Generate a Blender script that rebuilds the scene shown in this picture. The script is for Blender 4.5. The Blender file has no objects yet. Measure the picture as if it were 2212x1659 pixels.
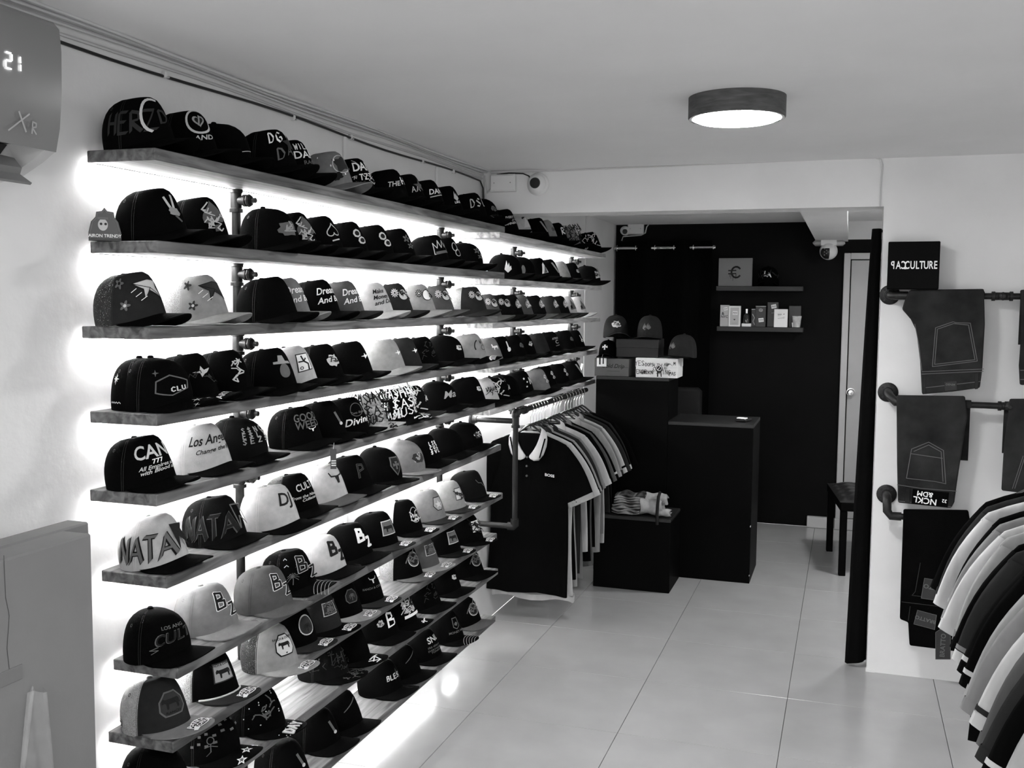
import bpy, math, random
import numpy as np
from mathutils import Matrix, Vector
from mathutils.geometry import tessellate_polygon
random.seed(7)
SC = bpy.context.scene
COL = SC.collection
PI = math.pi
sin, cos = math.sin, math.cos

# ------------------------------------------------------------------ camera
IW, IH = 2212, 1659
FPX = 2191.78
YAW, PIT, ROL = math.radians(18.346), math.radians(-4.6275), math.radians(0.4944)
CAMZ = 1.65
FWD = Vector((-sin(YAW)*cos(PIT), cos(YAW)*cos(PIT), sin(PIT)))
RGT0 = Vector((cos(YAW), sin(YAW), 0)); UP0 = RGT0.cross(FWD)
RGT = RGT0*cos(ROL) + UP0*sin(ROL); UPV = -RGT0*sin(ROL) + UP0*cos(ROL)
CP = Vector((0, 0, CAMZ))
cam = bpy.data.cameras.new('camera'); cam.sensor_width = 36; cam.sensor_fit = 'HORIZONTAL'
cam.lens = FPX/IW*36; cam.clip_start = .05
co = bpy.data.objects.new('camera', cam); COL.objects.link(co)
co.matrix_world = Matrix((( RGT.x, UPV.x, -FWD.x, 0), (RGT.y, UPV.y, -FWD.y, 0), (RGT.z, UPV.z, -FWD.z, CAMZ), (0, 0, 0, 1)))
SC.camera = co

# ------------------------------------------------------------------ light, exposure
SC.view_settings.view_transform = 'Standard'; SC.view_settings.look = 'None'
SC.view_settings.gamma = 1; SC.view_settings.use_curve_mapping = False
SC.view_settings.exposure = 1.6
world = bpy.data.worlds.new('world'); SC.world = world; world.use_nodes = True
wb = world.node_tree.nodes['Background']; wb.inputs[0].default_value = (1, 1, 1, 1); wb.inputs[1].default_value = 0.88
LED = 40.0         # shelf light strips
LAMP = 44.0        # round ceiling lamps

# ------------------------------------------------------------------ pixel to place
def ray(x, y): return FWD + RGT*((x-IW/2)/FPX) - UPV*((y-IH/2)/FPX)
def onX(x, y, v): d = ray(x, y); return CP + d*(v/d.x)
def onY(x, y, v): d = ray(x, y); return CP + d*(v/d.y)
def onZ(x, y, v): d = ray(x, y); return CP + d*((v-CAMZ)/d.z)
def pj(P):
    d = Vector(P)-CP; z = d.dot(FWD); return IW/2+FPX*d.dot(RGT)/z, IH/2-FPX*d.dot(UPV)/z, z

# ------------------------------------------------------------------ materials
MATS = {}
def mat(name, g, rough=.6, spec=.3, metal=0., bump=0., bscale=60., var=0., vscale=6., stretch=(1, 1, 1), emit=0., alpha=1., trans=0., bdist=.004):
    if name in MATS: return MATS[name]
    m = bpy.data.materials.new(name); m.use_nodes = True; nt = m.node_tree; N = nt.nodes; L = nt.links
    b = N['Principled BSDF']
    b.inputs['Base Color'].default_value = (g, g, g, 1); b.inputs['Roughness'].default_value = rough
    b.inputs['Metallic'].default_value = metal; b.inputs['Specular IOR Level'].default_value = spec
    b.inputs['Alpha'].default_value = alpha; b.inputs['Transmission Weight'].default_value = trans
    if emit:
        b.inputs['Emission Color'].default_value = (1, 1, 1, 1); b.inputs['Emission Strength'].default_value = emit
    tc = N.new('ShaderNodeTexCoord'); mp = N.new('ShaderNodeMapping'); mp.inputs['Scale'].default_value = stretch
    L.new(tc.outputs['Object'], mp.inputs[0])
    if var:
        n = N.new('ShaderNodeTexNoise'); n.inputs['Scale'].default_value = vscale; n.inputs['Detail'].default_value = 6
        r = N.new('ShaderNodeMapRange'); r.inputs[1].default_value = .3; r.inputs[2].default_value = .7
        r.inputs[3].default_value = max(g*(1-var), 0); r.inputs[4].default_value = g*(1+var)
        L.new(mp.outputs[0], n.inputs['Vector']); L.new(n.outputs[0], r.inputs[0]); L.new(r.outputs[0], b.inputs['Base Color'])
    if bump:
        n2 = N.new('ShaderNodeTexNoise'); n2.inputs['Scale'].default_value = bscale; n2.inputs['Detail'].default_value = 3
        bp = N.new('ShaderNodeBump'); bp.inputs['Strength'].default_value = bump; bp.inputs['Distance'].default_value = bdist
        L.new(mp.outputs[0], n2.inputs['Vector']); L.new(n2.outputs[0], bp.inputs['Height']); L.new(bp.outputs[0], b.inputs['Normal'])
    MATS[name] = m; return m
GREY = {'k': .0018, 'j': .005, 'd': .02, 'm': .075, 'g': .17, 'l': .25, 'w': .42}
def fab(c): return mat('fabric_'+c, GREY[c], .9, .03, bump=.25, bscale=500, var=.12, vscale=40)
def cloth(c): return mat('jersey_'+c, GREY[c], .9, .03, bump=.9, bscale=11, var=.08, vscale=30, stretch=(1, 1, .4), bdist=.02)
def thread(c): return mat('thread_'+c, {'k': .003, 'd': .022, 'm': .11, 'g': .3, 'l': .55, 'w': .85}[c], .6, .2, bump=.3, bscale=900)
def wood(name, lo, hi, scale):
    if name in MATS: return MATS[name]
    m = bpy.data.materials.new(name); m.use_nodes = True; N = m.node_tree.nodes; L = m.node_tree.links
    b = N['Principled BSDF']; b.inputs['Roughness'].default_value = .55; b.inputs['Specular IOR Level'].default_value = .3
    tc = N.new('ShaderNodeTexCoord'); mp = N.new('ShaderNodeMapping'); mp.inputs['Scale'].default_value = scale
    n1 = N.new('ShaderNodeTexNoise'); n1.inputs['Scale'].default_value = 4; n1.inputs['Detail'].default_value = 8; n1.inputs['Distortion'].default_value = 1.2
    w = N.new('ShaderNodeTexWave'); w.inputs['Scale'].default_value = 1.1; w.inputs['Distortion'].default_value = 14; w.inputs['Detail'].default_value = 4
    mx = N.new('ShaderNodeMath'); mx.operation = 'MULTIPLY_ADD'; mx.inputs[1].default_value = .12
    r = N.new('ShaderNodeMapRange'); r.inputs[1].default_value = .34; r.inputs[2].default_value = .74; r.inputs[3].default_value = lo; r.inputs[4].default_value = hi
    bp = N.new('ShaderNodeBump'); bp.inputs['Strength'].default_value = .15; bp.inputs['Distance'].default_value = .003
    L.new(tc.outputs['Object'], mp.inputs[0]); L.new(mp.outputs[0], n1.inputs['Vector']); L.new(mp.outputs[0], w.inputs['Vector'])
    L.new(w.outputs['Fac'], mx.inputs[0]); L.new(n1.outputs[0], mx.inputs[2]); L.new(mx.outputs[0], r.inputs[0])
    L.new(r.outputs[0], b.inputs['Base Color']); L.new(mx.outputs[0], bp.inputs['Height']); L.new(bp.outputs[0], b.inputs['Normal'])
    MATS[name] = m; return m
def meshfab(name, g, open_):
    if name in MATS: return MATS[name]
    m = bpy.data.materials.new(name); m.use_nodes = True; N = m.node_tree.nodes; L = m.node_tree.links
    b = N['Principled BSDF']; b.inputs['Base Color'].default_value = (g, g, g, 1); b.inputs['Roughness'].default_value = .7; b.inputs['Specular IOR Level'].default_value = .15
    tc = N.new('ShaderNodeTexCoord'); v = N.new('ShaderNodeTexVoronoi'); v.inputs['Scale'].default_value = 420
    r = N.new('ShaderNodeMapRange'); r.inputs[1].default_value = .15; r.inputs[2].default_value = .5; r.inputs[3].default_value = 1-open_; r.inputs[4].default_value = 1
    L.new(tc.outputs['Object'], v.inputs['Vector']); L.new(v.outputs['Distance'], r.inputs[0]); L.new(r.outputs[0], b.inputs['Alpha'])
    MATS[name] = m; return m

PLASTER = mat('white_plaster', .72, .75, .25, bump=.25, bscale=30, var=.05, vscale=3)
CEILM = mat('ceiling_plaster', .8, .8, .2, bump=.3, bscale=18, var=.03, vscale=2)
BLACKP = mat('black_wall_paint', .0055, .6, .05, bump=.12, bscale=60, var=.15, vscale=3)
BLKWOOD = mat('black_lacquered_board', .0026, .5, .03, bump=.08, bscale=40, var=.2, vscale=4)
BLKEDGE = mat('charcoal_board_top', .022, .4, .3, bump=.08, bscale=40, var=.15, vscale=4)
TILEM = mat('polished_floor_tile', .40, .18, .5, var=.05, vscale=5, bump=.02, bscale=8)
GROUT = mat('dark_grout', .05, .9, .1, bump=.3)
IRON = mat('black_iron_pipe', .008, .45, .3, metal=0., bump=.25, bscale=120, var=.4, vscale=30)
CHROME = mat('chrome_wire', .75, .18, .5, metal=1., var=.05)
WPLAST = mat('white_plastic', .70, .35, .4, var=.02)
BPLAST = mat('black_plastic', .008, .3, .5, var=.1)
GPLAST = mat('grey_plastic', .2, .3, .5, var=.03)
SHELFW = wood('stained_pine', .045, .19, (9, .9, 9))
SHELFL = wood('pale_pine', .22, .6, (9, .9, 9))
LEDM = mat('led_diffuser', .8, .5, .2, emit=LED); LEDLOW = mat('led_diffuser_floor', .8, .5, .2, emit=LED*.4)
LAMPM = mat('lamp_diffuser', .8, .5, .2, emit=LAMP)
DIGIT = mat('led_digit', .8, .4, .2, emit=3.)
CLEAR = mat('clear_film', .75, .12, .6, alpha=.45, var=.3, vscale=30)
DENIM = mat('dark_denim', .022, .9, .05, bump=.4, bscale=700, var=.45, vscale=9)
DENIMB = mat('black_denim', .002, .9, .03, bump=.4, bscale=700, var=.3, vscale=9)

# ------------------------------------------------------------------ mesh collecting
class MB:
    def __init__(s): s.v = []; s.f = []; s.m = []
    def add(s, vs, fs, mi=0):
        o = len(s.v); s.v += [tuple(p) for p in vs]; s.f += [tuple(i+o for i in q) for q in fs]; s.m += [mi]*len(fs); return s
    def box(s, x0, x1, y0, y1, z0, z1, mi=0):
        vs = [(x, y, z) for z in (z0, z1) for y in (y0, y1) for x in (x0, x1)]
        return s.add(vs, [(0, 2, 3, 1), (4, 5, 7, 6), (0, 1, 5, 4), (2, 6, 7, 3), (0, 4, 6, 2), (1, 3, 7, 5)], mi)
    def rbox(s, x0, x1, y0, y1, z0, z1, r=.004, mi=0):
        # box with chamfered vertical and horizontal edges
        cx, cy, cz = (x0+x1)/2, (y0+y1)/2, (z0+z1)/2; hx, hy, hz = (x1-x0)/2, (y1-y0)/2, (z1-z0)/2
        r = min(r, hx*.9, hy*.9, hz*.9); vs = []; idx = {}
        for sx in (-1, 1):
            for sy in (-1, 1):
                for sz in (-1, 1):
                    for a in range(3):
                        e = [hx-r, hy-r, hz-r]; e[a] += r
                        idx[sx, sy, sz, a] = len(vs); vs.append((cx+sx*e[0], cy+sy*e[1], cz+sz*e[2]))
        fs = []
        for a in range(3):
            b, c = (a+1) % 3, (a+2) % 3
            for sg in (-1, 1):
                q = []
                for (i, j) in ((-1, -1), (1, -1), (1, 1), (-1, 1)):
                    k = [0, 0, 0]; k[a] = sg; k[b] = i; k[c] = j; q.append(idx[(*k, a)])
                fs.append(tuple(q if sg > 0 else q[::-1]))
                for tg in (-1, 1):
                    q = []
                    for (w, ax) in ((-1, a), (1, a), (1, b), (-1, b)):
                        k = [0, 0, 0]; k[a] = sg; k[b] = tg; k[c] = w; q.append(idx[(*k, ax)])
                    fs.append(tuple(q if sg*tg < 0 else q[::-1]))
        for sx in (-1, 1):
            for sy in (-1, 1):
                for sz in (-1, 1):
                    q = [idx[sx, sy, sz, a] for a in range(3)]; fs.append(tuple(q if sx*sy*sz > 0 else q[::-1]))
        return s.add(vs, fs, mi)
    def tube(s, pts, r, n=8, mi=0, cap=True, ry=None):
        pts = [Vector(p) for p in pts]; vs = []; fs = []; k = len(pts)
        up = None
        for i, p in enumerate(pts):
            t = (pts[min(i+1, k-1)]-pts[max(i-1, 0)]).normalized()
            if up is None: up = Vector((0, 0, 1)) if abs(t.z) < .9 else Vector((1, 0, 0))
            a = t.cross(up); a = a.normalized() if a.length > 1e-6 else t.orthogonal().normalized(); b = a.cross(t).normalized(); up = b
            rr = r[i] if isinstance(r, (list, tuple)) else r
            for j in range(n):
                q = 2*PI*j/n; vs.append(p+a*(rr*cos(q))+b*(rr*sin(q)))
        for i in range(k-1):
            for j in range(n):
                fs.append((i*n+j, i*n+(j+1) % n, (i+1)*n+(j+1) % n, (i+1)*n+j))
        if cap: fs.append(tuple(range(n))[::-1]); fs.append(tuple((k-1)*n+j for j in range(n)))
        return s.add(vs, fs, mi)
    def cyl(s, p0, p1, r, n=16, mi=0): return s.tube([p0, p1], r, n, mi)
    def lathe(s, prof, c=(0, 0, 0), n=32, mi=0, axis='z', sgn=1):
        vs = []; fs = []
        for (r, h) in prof:
            for j in range(n):
                q = 2*PI*j/n; a, b = r*cos(q), r*sin(q); h_ = h*sgn
                p = (a, b, h_) if axis == 'z' else ((h_, a, b) if axis == 'x' else (b, h_, a))
                vs.append((c[0]+p[0], c[1]+p[1], c[2]+p[2]))
        for i in range(len(prof)-1):
            for j in range(n): fs.append((i*n+j, i*n+(j+1) % n, (i+1)*n+(j+1) % n, (i+1)*n+j))
        return s.add(vs, fs, mi)
    def grid(s, fn, nu, nv, mi=0, wrap=False):
        vs = [fn(i/nu, j/nv) for j in range(nv+1) for i in range(nu+(0 if wrap else 1))]; w = nu if wrap else nu+1
        fs = [(j*w+i, j*w+(i+1) % w, (j+1)*w+(i+1) % w, (j+1)*w+i) for j in range(nv) for i in range(nu)]
        return s.add(vs, fs, mi)
    def extr(s, pts, d, mi=0):
        # polygon (3D points, planar) pushed along vector d
        n = len(pts); d = Vector(d); a = [Vector(p) for p in pts]; b = [p+d for p in a]
        tr = tessellate_polygon([a]); fs = [tuple(t) for t in tr]+[tuple(i+n for i in t[::-1]) for t in tr]
        fs += [(i, (i+1) % n, (i+1) % n+n, i+n) for i in range(n)]
        return s.add(a+b, fs, mi)
    def mesh(s, name, mats, smooth=False, fix=True):
        me = bpy.data.meshes.new(name); me.from_pydata(s.v, [], s.f)
        for m in (mats if isinstance(mats, (list, tuple)) else [mats]): me.materials.append(m)
        me.polygons.foreach_set('material_index', s.m)
        if fix:
            import bmesh
            bm = bmesh.new(); bm.from_mesh(me); bmesh.ops.recalc_face_normals(bm, faces=bm.faces); bm.to_mesh(me); bm.free()
        if smooth:
            me.polygons.foreach_set('use_smooth', [True]*len(me.polygons))
            if smooth != 2: me.set_sharp_from_angle(angle=math.radians(40))
        me.update(); return me
    def build(s, name, mats, parent=None, smooth=False, fix=True):
        return link(name, s.mesh(name, mats, smooth, fix), parent)
def link(name, me, parent=None):
    o = bpy.data.objects.new(name, me); COL.objects.link(o)
    if parent: o.parent = parent
    return o
def tag(o, label, cat, group=None):
    o['label'] = label; o['category'] = cat
    if group: o['group'] = group
    return o
def thing(name, label, cat, loc=(0, 0, 0), rz=0., group=None, sc=1.):
    o = bpy.data.objects.new(name, None); COL.objects.link(o); o.empty_display_size = .02
    o.location = loc; o.rotation_euler = (0, 0, rz); o.scale = (sc, sc, sc)
    return tag(o, label, cat, group)
def struct(o): o['kind'] = 'structure'; return o

# ------------------------------------------------------------------ lettering and flat marks
TEXTS = {}
def text_tris(txt):
    if txt in TEXTS: return TEXTS[txt]
    cu = bpy.data.curves.new('t', 'FONT'); cu.body = txt; cu.size = 1; cu.align_x = 'CENTER'; cu.align_y = 'CENTER'; cu.resolution_u = 3; cu.offset = .018
    o = bpy.data.objects.new('t', cu); COL.objects.link(o)
    dg = bpy.context.evaluated_depsgraph_get(); me = bpy.data.meshes.new_from_object(o.evaluated_get(dg))
    v = [(p.co.x, p.co.y) for p in me.vertices]; f = []
    for p in me.polygons:
        q = list(p.vertices); f += [(q[0], q[i], q[i+1]) for i in range(1, len(q)-1)]
    bpy.data.objects.remove(o); bpy.data.curves.remove(cu); bpy.data.meshes.remove(me)
    TEXTS[txt] = (v, f); return v, f
GL = {'A': ['0,0 .3,1 .6,0', '.12,.38 .5,.38'], 'B': ['.05,0 .05,1 .45,.9 .45,.6 .05,.52 .55,.42 .5,.05 .05,0'], 'C': ['.55,.85 .3,1 .05,.75 .05,.25 .3,0 .55,.15'],
 'D': ['.08,0 .08,1 .4,.92 .58,.5 .4,.06 .08,0'], 'E': ['.55,1 .08,1 .08,0 .55,0', '.08,.52 .45,.52'], 'F': ['.55,1 .08,1 .08,0', '.08,.5 .42,.5'],
 'G': ['.55,.85 .3,1 .05,.7 .05,.25 .3,0 .56,.2 .56,.46 .34,.46'], 'H': ['.08,0 .08,1', '.08,.5 .54,.5', '.54,1 .54,0'], 'I': ['.3,0 .3,1'], 'J': ['.45,1 .45,.2 .25,0 .05,.2'],
 'K': ['.08,0 .08,1', '.55,1 .1,.45 .58,0'], 'L': ['.1,1 .1,0 .55,0'], 'M': ['.02,0 .1,1 .32,.35 .55,1 .62,0'], 'N': ['.06,0 .06,1 .54,0 .54,1'],
 'O': ['.3,0 .05,.3 .05,.7 .3,1 .56,.7 .56,.3 .3,0'], 'P': ['.08,0 .08,1 .5,.92 .52,.6 .08,.48'], 'R': ['.08,0 .08,1 .5,.92 .5,.6 .08,.5 .58,0'],
 'S': ['.54,.86 .3,1 .06,.78 .5,.3 .3,0 .04,.14'], 'T': ['.02,1 .6,1', '.3,1 .3,0'], 'U': ['.06,1 .06,.25 .3,0 .54,.25 .54,1'], 'V': ['.02,1 .3,0 .58,1'],
 'W': ['0,1 .15,0 .32,.7 .48,0 .64,1'], 'Y': ['.02,1 .3,.5 .3,0', '.58,1 .3,.5'], 'Z': ['.05,1 .55,1 .05,0 .56,0'], '$': ['.54,.82 .3,.95 .06,.72 .5,.3 .3,.05 .04,.18', '.3,1.1 .3,-.1']}
def strokes(txt, size, x, y, gap=.78):
    n = len(txt); out = []; ox = x-size*gap*n/2
    for i, ch in enumerate(txt):
        for s in GL.get(ch, []):
            out.append([(ox+size*(i*gap+.08+float(a.split(',')[0])), y+size*(float(a.split(',')[1])-.5)) for a in s.split()])
    return out
def star(x, y, r, r2=.42, n=5, rot=0.): return [(x+(r if i % 2 == 0 else r*r2)*sin(PI*i/n+rot), y+(r if i % 2 == 0 else r*r2)*cos(PI*i/n+rot)) for i in range(2*n)]
def disc(x, y, r, ry=None, n=18): return [(x+r*cos(2*PI*i/n), y+(ry or r)*sin(2*PI*i/n)) for i in range(n)]
def rect(x, y, w, h): return [(x-w/2, y-h/2), (x+w/2, y-h/2), (x+w/2, y+h/2), (x-w/2, y+h/2)]
def subdiv(tris, mx):
    out = []; st = list(tris)
    while st:
        a, b, c = st.pop(); e = [(math.dist(a, b), 0), (math.dist(b, c), 1), (math.dist(c, a), 2)]; d, k = max(e)
        if d <= mx or len(out)+len(st) > 6000: out.append((a, b, c)); continue
        p, q, r = ((a, b, c), (b, c, a), (c, a, b))[k]; m = ((p[0]+q[0])/2, (p[1]+q[1])/2); st += [(p, m, r), (m, q, r)]
    return out
def layer_tris(L):
    k = L[0]
    if k == 't':
        _, txt, sz, x, y = L[:5]; kw = L[6] if len(L) > 6 else {}; v, f = text_tris(txt); sh = kw.get('sh', 0); wx = kw.get('wx', 1); ro = kw.get('ro', 0)
        P = [(a*sz*wx+b*sz*sh, b*sz) for a, b in v]; P = [(x+a*cos(ro)-b*sin(ro), y+a*sin(ro)+b*cos(ro)) for a, b in P]
        return [(P[a], P[b], P[c]) for a, b, c in f]
    if k == 'p':
        pts = L[1]; return [tuple(pts[i] for i in t) for t in tessellate_polygon([[Vector((a, b, 0)) for a, b in pts]])]
    if k in 'lc':
        pts, w = L[1], L[2]; T = []
        for a, b in zip(pts, pts[1:]):
            if k == 'l':
                dx, dy = b[0]-a[0], b[1]-a[1]; d = math.hypot(dx, dy) or 1; n = (-dy/d*w/2, dx/d*w/2); e = (dx/d*w*.3, dy/d*w*.3)
            else: n = (w*.42, w*.42); e = (0, 0)
            q = [(a[0]-e[0]+n[0], a[1]-e[1]+n[1]), (a[0]-e[0]-n[0], a[1]-e[1]-n[1]), (b[0]+e[0]-n[0], b[1]+e[1]-n[1]), (b[0]+e[0]+n[0], b[1]+e[1]+n[1])]
            T += [(q[0], q[1], q[2]), (q[0], q[2], q[3])]
        return T
    if k == 'r':
        _, x, y, r, w = L[:5]; ry = L[6] if len(L) > 6 and L[6] else r; T = []; n = 24
        for i in range(n):
            a, b = 2*PI*i/n, 2*PI*(i+1)/n
            q = [(x+(r+o)*cos(t), y+(ry+o)*sin(t)) for t in (a, b) for o in (w/2, -w/2)]; T += [(q[0], q[1], q[3]), (q[0], q[3], q[2])]
        return T
def lcol(L): return L[5] if L[0] in 'tr' else (L[3] if L[0] in 'lc' else L[2])
def marks(name, layers, fn, parent, base=.0009, step=.00045, mx=.012, tm=thread):
    """flat marks (u, v) laid on a surface fn(u, v, lift)"""
    mb = MB(); ms = []; off = base
    for L in layers:
        c = lcol(L)
        if c not in ms: ms.append(c)
        for t in subdiv(layer_tris(L), mx): mb.add([fn(p[0], p[1], off) for p in t], [(0, 1, 2)], ms.index(c))
        off += step
    return mb.build(name, [tm(c) for c in ms], parent, fix=False)
def ink(c): return mat('ink_'+c, {'k': .008, 'd': .04, 'm': .12, 'g': .3, 'l': .5, 'w': .85}[c], .5, .3, var=.02)
def plane_fn(o, r, u):
    o, r, u = Vector(o), Vector(r), Vector(u); n = r.cross(u)
    return lambda a, b, h: o+r*a+u*b+n*h

# ================================================================== the room
XL, XR, YF, YB, YK, ZC = -1.74, 1.9, -1.2, 4.745, 7.78, 2.285
ZB, ZK = 2.078, 2.25                                   # beam underside, ceiling of the back part
floor = struct(MB().box(XL, XR, YF, YK, -.06, -.008).build('floor', GROUT))
xs = [XL]+[x for x in (.405-.6*k for k in range(6, -6, -1)) if XL+.02 < x < XR-.02]+[XR]
ys = [YF]+[y for y in (3.723+.577*k for k in range(-12, 12)) if YF+.02 < y < YK-.02]+[YK]
for a, b in zip(xs, xs[1:]):
    for c, d in zip(ys, ys[1:]):
        t = MB().rbox(a+.0011, b-.0011, c+.0011, d-.0011, -.0085, 0, .0008).build('floor_tile', TILEM, floor)
struct(MB().box(XL-.12, XL, YF, YK+.1, 0, ZC+.1).build('wall_left', PLASTER))
struct(MB().box(XL, XR, YF, YB+.2, ZC, ZC+.12).build('ceiling', CEILM))
struct(MB().box(XR, XR+.12, YF, YK, 0, ZC).build('wall_side', PLASTER))
wr = struct(MB().box(.125, XR, YB, YB+.14, 0, ZB).build('wall_right', PLASTER))
MB().box(.121, .16, YB-.004, YB+.02, 0, .012).build('skirting_chip', PLASTER, wr)
struct(MB().box(XL, XR, YB, YB+.19, ZB, ZC).build('trim_1', PLASTER))          # ceiling beam
struct(MB().box(XL, XR, YB+.19, YK, ZK, ZK+.1).build('trim_2', CEILM))         # lower ceiling of the back part
struct(MB().box(-.25, -.03, YB+.19, YK, 2.105, ZK).build('trim_3', PLASTER))   # short beam running to the back wall
struct(MB().box(XL, XR, YK, YK+.1, 0, 2.12).build('wall_back', BLACKP))
struct(MB().box(XL, -.25, YK, YK+.1, 2.12, ZK).build('trim_4', BLACKP))
tw = struct(MB().box(-.25, XR, YK-.004, YK+.1, 2.12, ZK).build('trim_5', PLASTER))
struct(MB().box(.95, XR, YB+.14, YK, 0, ZK).build('wall_corridor', PLASTER))

# door in the back wall
door = struct(bpy.data.objects.new('door_1', None)); COL.objects.link(door)
DX0, DX1, DZ = -.053, .82, 2.022
DOORM = mat('painted_door', .42, .5, .3, bump=.05, bscale=20, var=.03)
fr = MB().rbox(DX0, DX0+.045, YK-.035, YK+.01, .08, DZ, .004).rbox(DX1-.045, DX1, YK-.035, YK+.01, .08, DZ, .004).rbox(DX0+.045, DX1-.045, YK-.035, YK+.01, DZ-.045, DZ, .004)
fr.build('door_frame', mat('door_frame_paint', .5, .5, .3, var=.03), door)
MB().rbox(DX0+.052, DX1-.052, YK-.02, YK+.01, .085, DZ-.052, .003).build('door_panel', DOORM, door)
kp = onY(1838, 847, YK-.02)
MB().lathe([(0, -.062), (.018, -.06), (.027, -.045), (.024, -.03), (.012, -.022), (.012, -.008), (.03, -.006), (.032, 0), (0, 0)], (kp.x, YK-.02, kp.z), 24, axis='y').build('door_knob', CHROME, door, 1)
step = MB().rbox(-.252, .9, YK-.06, YK-.0, 0, .082, .003)
st = struct(bpy.data.objects.new('baseboard_back', None)); COL.objects.link(st)
for a, b in ((-.252, -.062), (-.058, .24), (.244, .54), (.544, .84)):
    MB().rbox(a, b, YK-.045, YK, .001, .082, .003).build('skirting_tile', mat('pale_skirting', .5, .35, .4, var=.08, vscale=8), st)

# round ceiling lamps
def ceiling_lamp(x, y, label, z=None):
    t = thing('ceiling_lamp', label, 'lamp', (x, y, z or ZC))
    r = .148
    MB().lathe([(r-.012, 0), (r, 0), (r, -.062), (r-.003, -.065), (r-.012, -.065), (r-.012, 0)], n=64).build('lamp_ring', wood('lamp_ring_wood', .05, .10, (3, 3, 20)), t, 1)
    MB().lathe([(0, -.075), (.08, -.0745), (r-.03, -.072), (r-.016, -.066), (r-.013, -.05), (0, -.05)], n=64).build('lamp_diffuser', LAMPM, t, 1)
    return t
lp = onZ(1591, 259, ZC-.068)
ceiling_lamp(lp.x, lp.y, 'round wood-ringed ceiling lamp glowing over the tiled aisle')
ceiling_lamp(.1, .55, 'unseen round wood-ringed ceiling lamp added over the shop front')  # lamp added out of view to brighten the front of the shop
ceiling_lamp(.52, 6.0, 'round wood-ringed ceiling lamp over the back corridor', ZK)

# ================================================================== cap wall: boards, light strips, pipes
XS0, XS1, TH = -1.722, -1.53, .028
SB = [1.969, 1.757, 1.556, 1.352, 1.163, .957, .722, .545, .372, .153]      # undersides
Y0 = [1.989, 1.992, 1.957, 1.977, 1.97, 2.003, 2.037, 2.013, 1.98, 1.99]
Y1 = [4.49, 4.49, 4.40, 4.43, 4.37, 4.46, 4.49, 4.41, 4.43, 4.40]
E1 = [6.55, 6.45, 6.42, 6.36, 6.31]
ORD = ['top', 'second', 'third', 'fourth', 'fifth', 'sixth', 'seventh', 'eighth', 'ninth', 'bottom']
def shelf_phrase(i): return ORD[i]+' shelf' if i in (0, 9) else ORD[i]+' shelf from the top'
def led(z, y0, y1, lab, m=None):
    t = thing('led_strip', lab, 'light strip', (XS0+.006, (y0+y1)/2, z), group='light strips under the cap shelves')
    h = (y1-y0)/2
    MB().rbox(-.006, .006, -h, h, -.003, 0, .001).build('strip_base', WPLAST, t)
    MB().rbox(-.005, .005, -h, h, -.0065, -.0028, .001).build('strip_diffuser', m or LEDM, t)
for i in range(10):
    o = MB().rbox(XS0, XS1, Y0[i], Y1[i], SB[i], SB[i]+TH, .002).build('shelf_board', SHELFW)
    tag(o, 'long stained pine board carrying caps, the %s of the cap wall' % shelf_phrase(i), 'shelf')
    led(SB[i], Y0[i]+.02, Y1[i]-.02, 'thin glowing light strip under the long board of the %s' % shelf_phrase(i), LEDLOW if i == 9 else None)
for i in range(5):
    ym = 5.12+.05*((i*7) % 3)
    for k, (a, b) in enumerate(((Y1[i]-.07, ym-.001), (ym+.001, E1[i]))):
        o = MB().rbox(XS0, XS1-.002*k, a, b, SB[i]-TH, SB[i]-.0005, .002).build('shelf_board', SHELFL)
        tag(o, ('pale pine extension board %s, %s' % (('next to the long board', 'nearest the counter')[k], shelf_phrase(i))), 'shelf')
    led(SB[i]-TH, Y1[i]+.02, E1[i]-.05, 'thin glowing light strip under the extension board of the %s' % shelf_phrase(i))
XP = -1.698
def upright(y, rows, ext, label):
    t = thing('pipe_upright', label, 'pipe', (XP, y, 0), group='iron pipe uprights of the cap wall')
    lows = [SB[i]-(TH if ext else 0) for i in rows]
    for a, top in enumerate(lows):
        bot = (lows[a+1]+TH) if a+1 < len(lows) else (0 if not ext else lows[-1]-.085)
        z = top-.0015
        MB().cyl((0, 0, bot+.0015), (0, 0, z-.06), .0128, 14).build('pipe', IRON, t, 1)
        tee = MB().lathe([(.0128, 0), (.0195, 0), (.0195, -.010), (.0165, -.012), (.0165, -.054), (.0195, -.056), (.0195, -.066), (.0128, -.066)], (0, 0, z), 20)
        tee.lathe([(.012, .006), (.0135, .026), (.0175, .027), (.0175, .036), (.012, .036)], (0, 0, z-.033), 18, axis='x')
        to = tee.build('tee_fitting', IRON, t, 1)
        MB().lathe([(.006, .036), (.016, .037), (.019, .043), (.017, .049), (.009, .053), (.0075, .055), (.0075, .066), (0, .066)], (0, 0, z-.033), 8, axis='x').build('plug', IRON, to)
P1, P2, P3, P4 = [onX(px, py, XP).y for px, py in ((516, 900), (950, 900), (1107, 800), (1232, 700))]
upright(P1, range(10), False, 'black iron pipe upright threading the boards near their open ends')
upright(P2, range(10), False, 'black iron pipe upright just before the end of the long boards')
upright(P3, range(5), True, 'black iron pipe upright under the extension boards beside the clothes rail')
upright(P4, range(5), True, 'black iron pipe upright of the extension boards nearest the counter')

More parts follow.
